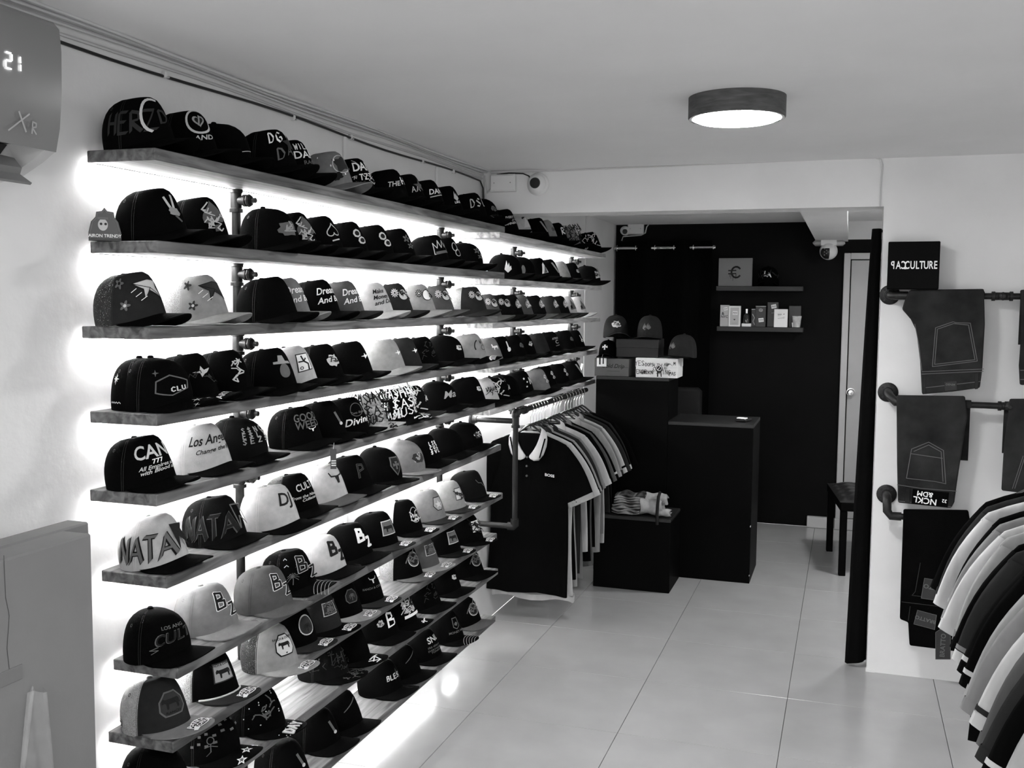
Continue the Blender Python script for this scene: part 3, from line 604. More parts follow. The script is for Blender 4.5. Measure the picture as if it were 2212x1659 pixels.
BR_EM = {
 'S': [('p', disc(0, 0, .030, .0155, 24), 'k'), ('r', 0, 0, .028, .0022, 'w', .0138), ('p', [(-.033, -.006), (-.02, .0), (-.018, -.012), (-.03, -.013)], 'w'), ('t', 'RANCH', .0145, -.002, .0062, 'w', {'wx': 1.15}), ('t', 'CORRAL', .0145, .002, -.0062, 'w', {'wx': 1.05})],
 'W': [('p', star(-.045, .0, .015), 'w'), ('p', star(-.045, .0, .008), 'm'), ('p', star(-.008, .004, .017), 'w'), ('p', star(-.008, .004, .009), 'm'), ('p', star(.032, -.002, .016), 'w'), ('p', star(.032, -.002, .008), 'm')],
 'V': [('p', star(-.046+.02*(i % 3), -.012+.018*(i % 2)-.004*i, .012 if i == 1 else .009, .18, 4), 'l') for i in range(3)]+[('p', star(-.026, -.004, .011, .18, 4, .7), 'l')],
 'T': [('t', 'ARTY', .027, -.02, .0, 'w', {'wx': .9})],
 'A': [('l', [(-.04, .02), (-.02, -.016), (.0, .014), (-.036, .004)], .005, 'w'), ('l', [(-.03, .02), (.02, .014)], .006, 'w'), ('l', [(-.04, -.01), (-.02, -.016)], .004, 'w')],
 'C': [('l', [(-.012, 0), (.04, .012)], .005, 'w')]+cross(-.02, -.002, .014, 'w'),
 'D': [('l', s, .009, 'l') for s in strokes('DAY', .03, -.01, 0)]+[('l', s, .005, 'w') for s in strokes('DAY', .03, -.01, 0)]+[('p', disc(-.06+.03*(i % 5), .02-.018*(i//5)-.006*(i % 2), .0018, n=6), 'l') for i in range(12)],
 'L': [('l', [(-.02+.03*cos(a), .014*sin(a)) for a in (i*.3 for i in range(11))], .006, 'w')]+[('l', [(-.045+.01*i, -.012), (-.04+.01*i, .012)], .005, 'w') for i in range(6)],
 'G': scrib(121, 16, .05, .018, 'w', .005), 'g': scrib(123, 12, .05, .018, 'k', .004),
 'B': [('p', disc(.03*cos(i*2.1), .02*sin(i*3.3), .003, n=6), 'l') for i in range(8)]+blob(.02, -.01, .012, 'k', 9),
 'H': [('l', [(.02*i-.05, .01*((i % 2)*2-1)) for i in range(6)], .003, 'm'), ('r', .0, -.002, .014, .003, 'm')],
 'Q': [('l', [(.08*sin(a), .028-.012*k-.045*(1-cos(a))) for a in (-.9+.15*i for i in range(13))], .0016, 'g') for k in range(5)],
}
SPARK = lambda sd: scrib(sd, 26, .05, .026, 'm', .0015)
NEARS = set()
def cap(label, loc, style, cc, bc, em, opts='', rz=0., group=None, sc=1., detail=1, front=None, under=None, name='baseball_cap'):
    """style letters: crown a/d, brim c/h/f, m for an open mesh back"""
    var, br = style[0], style[1]; t = thing(name, label, 'cap', loc, rz, group, sc)
    fm = fab(cc); bm_ = fab(bc); um = fab(under or bc)
    bk = meshfab('cap_mesh_'+(opts_col(opts) or cc), GREY[opts_col(opts) or cc]*1.3, .85) if 'm' in style else fm
    link('front_panel', front_mesh(var, br, fm), t); link('back_panel', back_mesh(var, br, bk), t)
    link('brim', brim_mesh(br, bm_, um), t)
    b = link('button', button_mesh(bm_ if 'm' in style else fm), t); b.location = crown_pt(var, br, 0, .995)-Vector((0, 0, .001))
    if detail:
        sm = {'w': 'l', 'l': 'g', 'g': 'm', 'm': 'd'}.get(cc, 'd')
        link('seam', seam_marks(var, br, t, thread(sm)), t); [link('eyelet', eyelet(var, br, th, thread(sm)), t) for th in (-1.95, -2.7)]
    L, th0, t0 = EM[em]
    if L:
        Rr = .078
        th0 -= .17 if loc[0] < -1.5 else 0
        fn = lambda u, v, h: crown_off(var, br, th0+u/Rr, t0+v/.155, h)
        marks('emblem', L, fn, t)
    zf = lambda a, b_, h: Vector((.116-b_, a, brim_z(.116-b_, a, br)+.0024+h))
    for o in opts:
        if o in BR_EM: marks('brim_sticker' if o == 'S' else 'brim_embroidery', BR_EM[o], (lambda a, b_, h: zf(a*1.2, b_*1.25, h)) if o == 'S' else zf, t, base=.0006, step=.0004)
        elif o == 'K': marks('brim_embroidery', SPARK(131), zf, t, base=.0006, step=.0001)
        elif o == 'P':
            marks('plastic_tag', [('p', [(-.05, .006), (-.014, .012), (-.008, -.006), (-.044, -.012)], 'w')], lambda a, b_, h: zf(a+.065, b_+.004, h+.003), t, tm=lambda c: CLEAR)
        elif o == 'R':
            mb = MB().tube([crown_off(var, br, -1.15+2.3*i/14, .03, .003) for i in range(15)], .0028, 6); mb.build('brim_rope', thread('l'), t, 1)
        elif o == 'O': marks('side_badge', [('p', disc(0, 0, .011), 'k'), ('r', 0, 0, .009, .0014, 'l'), ('p', [(-.005, .002), (.005, .002), (0, -.005)], 'w')], lambda u, v, h: crown_off(var, br, -2.25+u/.075, .17+v/.155, h), t)
    return t
def opts_col(o):
    for ch in o:
        if ch in '123456': return 'kdmglw'[int(ch)-1]
    return None

XC = -1.716+.093
def cap_y(xr, z):
    lo, hi = 1.4, 9.
    for _ in range(40):
        y = (lo+hi)/2; x, _, d = pj((XC, y, z+.065)); x += .058*FPX/d
        if x < xr: lo = y
        else: hi = y
    return lo
# per shelf: crown edge in the photograph | style | crown | brim | emblem | options | look
CAPS = ["""
360|ac|k|k|herz||black cap with dark blackletter side text and a broken heart outline
466|ac|k|k|heartring||black cap with a ringed heart badge
530|dc|k|k|edge||low black cap with a pale piped edge beside the ringed heart cap
582|ac|k|k|dg||black cap with stacked white blackletter initials
666|ac|k|k|dan||black cap with tall white block letters over red-grey script
752|ac|g|g|zstar|B|grey speckled cap with an outlined star
792|ac|k|k|banti||black cap covered in white angular lettering
872|ac|k|k|theh||black cap with white collegiate letters across the front
908|ac|k|k|astar||black cap with a scratchy star drawing
949|ac|k|k|dam||black cap with white slanted letters, beside the scratchy star cap
989|ac|k|k|likefire||black cap with a small white flame badge
1041|ac|k|k|dsl|H|black cap with outlined blackletter initials and a stitched brim
1066|dc|k|k|tinyd||small black cap tucked behind the blackletter initials cap
1112|ac|k|k|every||black cap with three lines of small white capitals
1140|ac|w|k|tri||white cap with a dark brim and a slanted dark stripe
1179|ac|k|k|stripe||black cap with a slanted grey stripe beside the white cap
1196|ac|l|k|tinyd||pale grey cap with a dark brim
1218|ac|k|k|rletter||black cap with a big white serif letter
1246|ac|l|k|grafw||pale cap scribbled over in black
1285|ac|k|k|pattern||black cap with a bold white pattern at the end of the shelf
""", """
384|ac|k|k|hand||black cap with a grey two-finger hand
477|ac|k|k|spadebig||black cap with a large patterned spade
596|dc|k|k|bulldog||black cap with a grey animal patch behind the pipe
671|ac|k|k|spadebig||black cap with a narrow patterned spade, second of the two
727|ac|k|k|spadeline||black cap with an outlined spade
785|ac|k|k|dice||black cap with two ringed dice, the nearer of the pair
837|ac|k|k|dice||black cap with two ringed dice, beside the dark flower cap
884|ac|k|k|flowers||black cap with two dark flowers
960|ac|k|k|kingcrown||black cap with an outlined king crown
990|ac|k|k|chain||black cap with linked rings
1033|dc|k|k|flowers|P|black cap with flowers and a clear tag on its brim
1117|dc|k|k|sideflame||black cap with a pale flame on its side
1147|dc|k|k|sideoval||black cap with a grey oval on its side
1179|ac|k|k|vee||black cap with a white wedge
1202|ac|k|k|stripe||black cap with a curved grey stripe between the wedge and pale caps
1226|ac|l|k|stripe||pale cap with a dark brim
1250|ac|k|k|tiny||black cap with a tiny pale badge at the far pipe
1275|dc|k|k|white_print||black bucket-tall cap with a white printed panel
""", """
340|acm|d|k|truckstar|2|dark trucker cap with a pale folded star and flowers
476|acm|l|l|truckstard|5|light grey trucker cap with a dark folded star and flowers
610|ac|k|k|none||plain black cap beside the pipe
640|acm|g|l|script_w|5|grey cap with white script and a pale brim
722|ac|k|k|script_w||black cap with white script on two lines
772|ac|m|d|script_w||mid grey cap with white script on two lines
836|acm|w|w|make|6|white cap with three lines of black slanted script
880|acm|d|d|daisyl|5|dark trucker cap with a pale daisy, beside the white script cap
930|acm|l|l|daisyd|5|pale trucker cap with a small dark daisy
971|acm|m|m|daisyl|5|grey trucker cap with a daisy behind the pipe
1022|acm|d|d|daisyl|5|dark trucker cap with a pale daisy and white rear mesh
1060|ac|m|m|daisyl||mid grey cap with a pale daisy
1103|ac|j|j|daisyl||near-black cap with a pale daisy
1123|ac|j|j|ovalp||near-black cap with an oval patch behind the pipe
1141|ac|m|d|ovalp||grey cap with an oval patch and dark brim
1172|ac|j|m|ovalp||near-black cap with an oval patch and grey brim
1204|ac|d|d|ovalp||dark grey cap with an oval patch
1224|ac|j|d|ovalp||black cap with a rounded patch before the white caps
1240|ac|w|d|triangle_w||white cap with a dark patch and brim
1260|ac|w|w|triangle_w||white cap with a diagonal patch and white brim
""", """
372|dc|k|k|vegas|V|black cap with a dark neon-sign badge and stars on the brim
482|ac|k|k|wings|T|black cap with wings and white capitals on the brim
520|ac|k|k|floral||black cap with white flowers hiding behind the pipe
582|ac|k|k|cowboy||black cap with a grey cowboy hat figure
668|acm|w|k|rodeo|1|white-fronted cap with a framed rodeo patch
727|ac|k|k|eagle||black cap with a pale eagle crest
790|ac|k|k|bird||black cap with a small white flying bird
868|ac|l|l|bird||light grey cap with a small white flying bird
895|ac|d|d|bird||dark suede cap with a small white flying bird
937|ac|k|k|ghost||black cap with tone-on-tone stitching
990|dc|k|k|tiny||black cap with a pale side crest behind the pipe
1021|ac|l|k|laurel|L|light cap with a dark laurel badge and laurel on the brim
1062|ac|g|k|horse||grey cap with a white horse
1100|ac|k|k|finger||black cap with a white raised finger
1129|ac|k|k|tinyd||black cap with a dim badge behind the far pipe
1150|ac|k|k|seal||black cap with a small round seal
1180|ac|d|k|none||plain dark grey cap
1206|ac|k|k|college||black cap with small arched grey lettering
1237|ac|k|k|tinyd||black cap with a dim grey badge near the board end
1256|ac|k|k|spoon||black cap with a small white spoon shape
""", """
360|ac|k|k|ca||black cap with large pale capitals above tiny script
484|ac|w|k|losang||white cap with black slanted script and a black brim
562|dc|j|k|money||dark cap sprinkled with currency signs behind the pipe
698|ac|k|k|goodw||black cap with two lines of grey bubble letters
740|ac|k|k|chip||black cap with a dim figure beside the bubble letter cap
778|ac|k|k|dlogo||black cap with white swash lettering under a ring
816|ac|w|w|grafw|g|white cap scribbled all over in black
888|ac|k|k|grafk|G|black cap scribbled all over in white
916|ac|j|d|pattern||fuzzy dark cap beside the scribbled caps
978|dc|k|k|script_ma||black cap with grey script initials behind the pipe
1022|ac|k|k|tiny||black cap with a round pale badge
1056|ac|w|k|viking||white cap with jagged black lettering
1070|dc|k|k|pattern||black cap with white jagged print behind the white one
1106|dc|k|k|none||plain black cap in front of the far pipe
1146|ac|k|j|stars||black cap with white stars and a tall letter
1162|ac|g|k|badge3||grey cap with white badges
1196|ac|k|k|badge3||black cap with two stacked pale badges
1222|ac|k|k|badge3||black cap with stacked badges beside the far pipe
1252|ac|k|k|stripe||black cap with a slanted stripe and a clear price card
""", """
388|ac|w|k|nataw||white cap with outlined blackletter text along its side
514|ac|j|k|natak||black cap with glittering blackletter text along its side
600|ac|w|k|dj||white cap with heavy black varsity letters
675|acm|k|k|culti|2|black cap with small white arched capitals and script
739|ac|w|m|bullk||white cap with a black bull skull and ribbed grey brim
793|ac|k|k|pline||black cap with a tone-on-tone initial
857|df|k|k|shield||black flat-brim cap with a dark shield
908|df|g|g|crestd||grey flat-brim cap with a dark crest
940|ac|k|k|letters||black cap with scattered white letters
990|dc|k|k|none||plain black cap at the pipe
1033|dc|k|k|crestl||black cap with a pale figure group at the end of the board
""", """
388|dc|k|k|cult||black cap with outlined slanted varsity script
498|ac|g|g|bzd|P|mid grey cap with black varsity initials and a clear tag
592|ac|m|m|bzd|P|dark grey faded cap with black varsity initials
668|ac|k|k|bzp|QP|black cap with palm trees, varsity initials and striped brim stitching
735|ac|w|k|bzk|P|white ribbed cap with black varsity initials
793|ac|k|k|bzw|P|black cap with white varsity initials
846|ah|k|d|cowpatchd|S|black cap with a framed cow patch and a brim sticker
902|ahm|k|k|vine|S6|black cap with an oval vine badge and white mesh
952|ah|g|d|pentag|S|grey cap with a five-sided star patch
996|ah|l|d|sqlight|S|light grey cap with a square patch
1042|ah|j|k|longhorn|S|dark cap with a thin horn line at the board end
""", """
391|ahm|d|g|cowshield|SO5|two-tone trucker cap with a dark cow shield and round side badge
500|ahm|k|d|cowpatch|SR5|black trucker cap with a cow patch and roped brim
600|ahm|l|l|ranchl|S2|light grey cap with a black-edged ranch shield
671|ah|k|d|ovald|S|black cap with a pale-edged oval patch
722|ah|d|k|rectd|S|dark cap with a pale-cornered square patch
770|ah|k|l|ornate|S|black cap with an ornate dark patch and pale ribbed brim
818|ah|k|d|horns|S|black cap with small longhorns above capitals
903|ahm|k|m|ovalb|S4|black cap with a large round-framed badge
936|ah|m|l|rectd|S|grey cap with a dim crest and pale brim
985|ah|k|j|cowpatchd|S|black cap with a framed cow portrait at the pipe
1024|ah|k|k|photo|S|black cap with a black and white picture patch
""", """
388|dc|k|k|none||plain black cap nearest the open end of the board
500|dc|k|k|cash|W|black cap with falling banknotes and white stars on the brim
586|ah|k|k|dots|D|black cap dotted with studs and lettered brim
738|ah|j|k|paisley|K|dark paisley flat-brim cap
786|ah|k|k|none|A|black cap with white angular initials on the brim
850|ac|k|k|roseb||black cap with a rose and a big white letter
888|ac|k|k|bear|C|black cap with a pale flag print and a white cross on the brim
940|ac|k|k|ghost||black cap with faint stitching in front of the pipe
985|ac|k|k|tiny||black cap with a pale figure behind the pipe
1034|ac|k|k|ovalb||black cap with a round skull-like badge at the board end
""", """
640|ac|k|k|chip||black cap with a dim narrow badge under the studded cap
725|ac|k|k|chip||black cap with a dim narrow badge under the paisley cap
768|ac|k|k|burst||black cap with a thin stitched line
858|ac|k|k|blackl||black cap with white blackletter over a dark star
898|ac|k|k|burst||black cap with crossed stitched lines
942|ac|k|k|snl||black cap with grey capitals above small print
990|ah|k|k|mm|Q|black cap with an outlined badge over capitals and striped brim
1028|ac|k|m|ovalb||black cap with a round badge and grey brim
"""]
R = random.Random(3)
GAP = .157                                      # a brim's width: caps stand side by side
def settle(ys, i):
    ext = [i < 5 and y > Y1[i]-.04 for y in ys]; ys = list(ys)
    for _ in range(400):
        for a in range(len(ys)-1):
            d = GAP-(ys[a+1]-ys[a])
            if d > 0: ys[a] -= d/2; ys[a+1] += d/2
        for a in range(len(ys)):
            ys[a] = min(max(ys[a], Y1[i]+.083), E1[i]-.06) if ext[a] else min(max(ys[a], Y0[i]+.05), Y1[i]-.05)
    return ys, ext
def pipe_push(y, pipes):
    p = 0
    for P in pipes:
        d = max(abs(y-P)-.015, 0)/.074
        if d < 1: p = max(p, -1.674-(XC-.024-.074*math.sqrt(1-d*d)))
    return p
for i, tbl in enumerate(CAPS):
    rows = [r.split('|') for r in tbl.strip().splitlines()]
    ys, ext = settle([cap_y(int(r[0]), SB[i]+TH) for r in rows], i)
    for (xr, sty, cc, bc, em, op, lab), y, ex in zip(rows, ys, ext):
        ztop = SB[i] if ex else SB[i]+TH
        push = pipe_push(y, (P3, P4) if ex else (P1, P2))
        w = lab+', on the '+shelf_phrase(i)
        if len(w.split()) > 16: w = lab+', '+ORD[i]+' shelf'
        cap(w, (XC+R.uniform(-.003, .003)+push+(.034 if em == 'vegas' else 0), y, ztop+.0005), sty, cc, bc, em, op, R.uniform(.07, .13), sc=R.uniform(.97, 1.0), detail=int(xr) < 760)
        if em == 'vegas': YV = y
cap('black cap with pale side stars, tucked behind the neon-sign cap, fourth shelf', (XC-.004, YV+.004, SB[3]+TH+.0005), 'dc', 'k', 'k', 'sidestar', '', .12, sc=.98)
hp = onX(720, 970, -1.492)
t = thing('hang_tag', 'narrow black hang tag with white lines dangling from a brim on the fifth shelf', 'tag', hp, rz=.47)
MB().rbox(-.009, .009, -.0008, .0008, -.062, 0, .0006).build('card', BPLAST, t)
for k in range(3): MB().rbox(-.006, .008, -.0014, -.0007, -.052+.007*k, -.049+.007*k, .0002).build('printed_line', ink('w'), t)
MB().tube([(0, 0, -.002), (.002, .002, .02)], .0007, 5).build('string', thread('w'), t)
# small acrylic emblem standing at the open end of the second shelf
ap = onX(228, 520, -1.60)
t = thing('display_emblem', 'small dark hat-shaped acrylic emblem standing at the open shelf end', 'emblem', (-1.680, onX(227, 525, -1.68).y, SB[1]+TH), rz=math.radians(-48))
sil = [(-.036, 0), (.036, 0), (.036, .02), (.03, .045), (.022, .056), (.02, .068), (.006, .07), (0, .078), (-.006, .07), (-.018, .068), (-.02, .056), (-.03, .045), (-.036, .02)]
MB().extr([(0, a, b) for a, b in sil], (.004, 0, 0)).build('plaque', BPLAST, t)
MB().rbox(-.014, .018, -.036, .036, 0, .004, .001).build('foot', BPLAST, t)
marks('emblem_print', [('l', [(a*.88, .036+(b-.036)*.9) for a, b in sil]+[(sil[0][0]*.88, .004)], .0022, 'm'), ('p', disc(-.004, .038, .011, .014), 'l'), ('p', disc(-.008, .040, .003), 'k'), ('p', disc(.002, .040, .003), 'k'), ('p', rect(-.004, .053, .024, .006), 'm'), ('t', 'AIRON TRENDY', .0105, 0, .012, 'w', {'wx': .95})],
      plane_fn((.0045, 0, 0), (0, 1, 0), (0, 0, 1)), t, base=.0003, step=.0002, tm=ink)

# ================================================================== clothes
def body_w(z, L):                      # half width of a shirt, z below the neck
    z = -z
    pts = [(0, .070), (.012, .10), (.03, .15), (.05, .195), (.07, .212), (.12, .213), (.24, .205), (L*.6, .207), (L, .216)]
    for (a, wa), (b, wb_) in zip(pts, pts[1:]):
        if z <= b: return wa+(wb_-wa)*(z-a)/(b-a)
    return pts[-1][1]
def body_d(z, L, d):
    z = -z; return .010+(d-.010)*min(1, z/.18)
def body_mesh(L, d, seed, m):
    R = random.Random(seed); k1, k2, k3 = R.uniform(0, 6), R.uniform(0, 6), R.uniform(0, 6)
    zs = [0, .012, .03, .05, .07, .10, .15, .20, .26, .34, .43, .52, .61, .70, .76, .82, .86]; zs = [z for z in zs if z < L-.02]+[L]
    n = 40
    def fn(u, v):
        i = v*(len(zs)-1); j = min(int(i), len(zs)-2); z = zs[j]+(zs[j+1]-zs[j])*(i-j)
        q = 2*PI*u; w = body_w(-z, L); dd = body_d(-z, L, d); c, s = cos(q), sin(q)
        x = w*math.copysign(abs(c)**.7, c); y = dd*math.copysign(abs(s)**.8, s)
        amp = min(.010, d*.42)*min(1, max(0, z-.12)/.3)
        y += amp*sin(9*q/2+k1+z*2)*.6+amp*sin(26*x+k2)+.004*sin(60*x+k3)*min(1, z/.5)
        x += .006*sin(7*z+k3)*min(1, z/.4)
        return (x, y, -z+(.006*sin(20*x+k1) if z == L else 0))
    mb = MB().grid(fn, n, len(zs)-1, wrap=True)
    mb.f.append(tuple(range(n))); mb.m.append(0)
    return mb.mesh('shirt_body', m, 2)
def sleeve_pt(side, a, v, d, sw, rad=1.):
    # v along the sleeve 0..1, a angle around
    x0, z0 = .150, -.088; x1, z1 = .262*sw, -.335
    cx, cz = x0+(x1-x0)*v, z0+(z1-z0)*v
    dx, dz = x1-x0, z1-z0; l = math.hypot(dx, dz); dx, dz = dx/l, dz/l
    nx, nz = -dz, dx                    # outward normal in the shirt plane
    hw = (.062+.012*v)*rad; th = (d*.75+.006*v)*rad
    p = cos(a)*hw; q = sin(a)*th
    bend = .016*sin(PI*v)
    return ((cx+nx*(p+bend))*side, q+.004*sin(6*v+a*2), cz+nz*(p+bend)+.0)
def sleeve_mesh(side, d, sw, m, v0=0., v1=1., rad=1.):
    mb = MB().grid(lambda u, v: sleeve_pt(side, 2*PI*u, v0+(v1-v0)*v, d, sw, rad), 18, 8 if v1-v0 > .3 else 2, wrap=True)
    return mb.mesh('sleeve', m, 2)
def hanger(loc, rz, label, group, body=BPLAST):
    t = thing('clothes_hanger', label, 'hanger', loc, rz, group)       # origin at the rod centre
    hk = [(.0165*cos(a), 0, .0165*sin(a)) for a in (math.radians(200-18*i) for i in range(15))]
    hk = hk+[(.016, 0, -.012), (.004, 0, -.03), (0, 0, -.045), (0, 0, -.085)]
    MB().tube(hk, .0016, 6).build('hook', CHROME, t, 1)
    MB().tube([(-.165, 0, -.185), (-.11, 0, -.155), (-.05, 0, -.118), (-.02, 0, -.095), (0, 0, -.084), (.02, 0, -.095), (.05, 0, -.118), (.11, 0, -.155), (.165, 0, -.185)], .0055, 8).build('hanger_arm', body, t, 1)
def polo(loc, rz, label, group, c='k', collar='w', cuff=None, hem=None, L=.78, d=.02, seed=1, sw=1., front=False):
    """origin at the base of the neck"""
    t = thing('polo_shirt', label, 'shirt', loc, rz, group)
    link('shirt_body', body_mesh(L, d, seed, cloth(c)), t)
    for s in (-1, 1):
        o = link('sleeve', sleeve_mesh(s, d, sw, cloth(c)), t)
        if cuff:
            if len(cuff) > 1: link('cuff_stripe', sleeve_mesh(s, d, sw, cloth(cuff[1]), .86, .90, 1.03), t)
            link('cuff', sleeve_mesh(s, d, sw, cloth(cuff[0]), .91, 1.006, 1.03), t)
    # collar stand around the neck
    def cf(u, v):
        q = 2*PI*u; return (.074*cos(q)*(1+.10*v), (.030+.012*v)*sin(q), -.004-.012*(1+sin(-q))*.5+(.034-.05*v)*(1) if v < .5 else -.016+.012*sin(q)*.5-.02*v)
    if collar:
        mb = MB()
        for s in (-1, 1):
            f = [(.004*s, -.031, -.122), (.060*s, -.037, -.158), (.100*s, -.029, -.055), (.088*s, -.012, .006), (.070*s, .020, .022), (.02*s, .030, .020), (.0, .032, .018)]
            g = [(.003*s, -.026, -.114), (.030*s, -.026, -.078), (.050*s, -.022, -.026), (.060*s, -.006, .024), (.052*s, .014, .038), (.02*s, .022, .038), (.0, .024, .036)]
            kx, ky, kz = (1.12, 1., 1.0) if front else (1., .6, .8); f = [(a*kx, b*ky, c_*kz) for a, b, c_ in f]; g = [(a*kx, b*ky, c_*kz) for a, b, c_ in g]
            n = len(f); mb.add(f+g, [(i, i+1, n+i+1, n+i) for i in range(n-1)])
        co_ = mb.build('collar', cloth(collar), t, 2)
        md = co_.modifiers.new('s', 'SOLIDIFY'); md.thickness = .003
        md = co_.modifiers.new('b', 'SUBSURF'); md.levels = 1; md.render_levels = 1
    if front:
        for s in (-1, 1):
            MB().add([(.068*s-.004, -.0385, -.118), (.068*s+.004, -.0385, -.116), (.092*s+.004, -.027, -.02), (.092*s-.004, -.027, -.02)], [(0, 1, 2, 3)]).build('collar_stripe', cloth('k'), t)
        for z in (-.165, -.215, -.12):
            MB().lathe([(0, -.003), (.0055, -.0025), (.006, 0), (0, 0)], (-.004, -d-.006, z), 12, axis='y').build('button', mat('shirt_button', .05, .25, .6), t, 1)
        marks('chest_logo', [('t', 'BOSS', .019, 0, 0, 'w', {'wx': 1.15})], plane_fn((.118, -d-.013, -.205), (1, 0, -.12), (0, 0, 1)), t, tm=ink)
        MB().rbox(-.03, .03, .016, .018, -.045, -.01, .0005).build('neck_label', cloth('k'), t)
        marks('neck_label_text', [('t', 'BOSS', .013, 0, 0, 'w')], plane_fn((-.008, .0155, -.026), (1, 0, 0), (0, 0, 1)), t, tm=ink)
        MB().grid(lambda u, v: (-.052+.104*u, .004+.016*sin(PI*u)*v, -.008+.026*sin(PI*u)*(v-.25)), 12, 3).build('neck_lining', cloth('w'), t, 2)
    if hem:
        R = random.Random(seed)
        def hf(u, v):
            q = 2*PI*u; c_, s_ = cos(q), sin(q); return (.222*math.copysign(abs(c_)**.7, c_), (d+.012)*math.copysign(abs(s_)**.8, s_)+.008*sin(9*q), -L-.03*v*hem[1]/1.+.008*sin(5*q))
        MB().grid(hf, 40, 2, wrap=True).build('hem_band', cloth(hem[0]), t, 2)
    return t

# rail of pipe holding the polo shirts beyond the long boards
RX, RZ, RY0, RY1 = -1.512, 1.118, 4.62, 6.0
t = thing('pipe_rail', 'black iron pipe rail holding polo shirts beside the cap boards', 'clothes rail', (0, 0, 0))
MB().cyl((RX, RY0, .575), (RX, RY0, 1.10), .0135, 14).build('post', IRON, t, 1)
MB().cyl((RX, RY0+.02, RZ), (RX, RY1, RZ), .0135, 14).build('rod', IRON, t, 1)
for z, nm in ((1.077, 'arm'), (.562, 'arm')):
    MB().cyl((XL, RY0, z), (RX-.01, RY0, z), .0135, 14).build(nm, IRON, t, 1)
    MB().lathe([(0, .001), (.042, .001), (.042, .008), (.02, .01), (.018, .03), (.0135, .03)], (XL, RY0, z), 20, axis='x').build('flange', IRON, t, 1)
MB().cyl((XL, 5.6, RZ-.005), (RX-.01, 5.6, RZ), .0135, 14).build('arm', IRON, t, 1)
MB().lathe([(.0135, 0), (.021, 0), (.021, .012), (.0175, .014), (.0175, .05), (.021, .052), (.021, .064), (.0135, .064)], (RX, RY0, 1.045), 18).build('tee_fitting', IRON, t, 1)
MB().tube([(RX, RY0, 1.098), (RX, RY0, RZ-.006), (RX, RY0+.006, RZ), (RX, RY0+.03, RZ)], [.02, .02, .02, .02], 14).build('elbow', IRON, t, 1)
MB().tube([(RX-.035, RY0, .562), (RX-.006, RY0, .562), (RX, RY0, .568), (RX, RY0, .6)], .02, 14).build('elbow', IRON, t, 1)
MB().lathe([(.0135, 0), (.02, 0), (.02, .035), (.0135, .035)], (RX, RY0+.12, RZ), 16, axis='y').build('union', IRON, t, 1)
LSH = [('k', 'w', 'l', None, .80, 'black polo with white collar and white cuffs, foremost on the pipe rail'),
       ('w', None, 'w', ('w', 1), .83, 'white shirt whose hem shows under the foremost black polo'),
       ('k', 'd', 'k', None, .76, 'black polo hung just behind the white shirt'),
       ('l', 'l', 'l', None, .81, 'light grey polo behind the black one, long hem showing'),
       ('d', 'd', 'd', None, .76, 'dark grey polo with dark collar in the front group'),
       ('g', None, 'g', None, .80, 'mid grey shirt with a long loose hem'),
       ('w', 'w', 'w', None, .68, 'white polo with upturned collar in the middle of the rail'),
       ('k', None, 'k', None, .74, 'black shirt between the white and pale grey polos'),
       ('m', 'g', 'm', None, .79, 'charcoal grey polo with paler collar'),
       ('k', None, 'kw', None, .70, 'black polo with a white cuff line'),
       ('l', 'l', 'l', None, .75, 'pale grey polo in the rear group'),
       ('g', None, 'd', None, .66, 'grey shirt with a darker cuff'),
       ('w', 'l', 'wk', None, .72, 'white polo with a dark line round the cuff'),
       ('d', None, 'd', None, .62, 'dark shirt behind the white lined polo'),
       ('k', None, 'w', None, .70, 'black shirt with a white cuff toward the counter'),
       ('d', None, 'd', None, .60, 'charcoal shirt second to last on the rail'),
       ('k', None, 'k', None, .58, 'black shirt last on the rail beside the counter')]
ysh = [4.86, 4.91, 4.96, 5.01, 5.06, 5.115, 5.235, 5.29, 5.345, 5.40, 5.51, 5.575, 5.64, 5.705, 5.77, 5.835, 5.90]
for i, (c, cl, cu, hem, L, lab) in enumerate(LSH):
    x = RX+.006*((i*5) % 3-1); y = ysh[i]; rz = R.uniform(-.02, .02) if i else 0.
    hanger((RX, y, RZ), rz, 'wire-hooked black hanger holding a shirt on the pipe rail', 'hangers on the pipe rail')
    polo((x, y, RZ-.125 if i else RZ-.128), rz, lab, 'shirts on the pipe rail', c, cl, cu, hem, min(L, .552) if i >= 13 else (L if i else .82), .015, i+1, 1.06 if i == 0 else R.uniform(.98, 1.1), front=(i == 0))

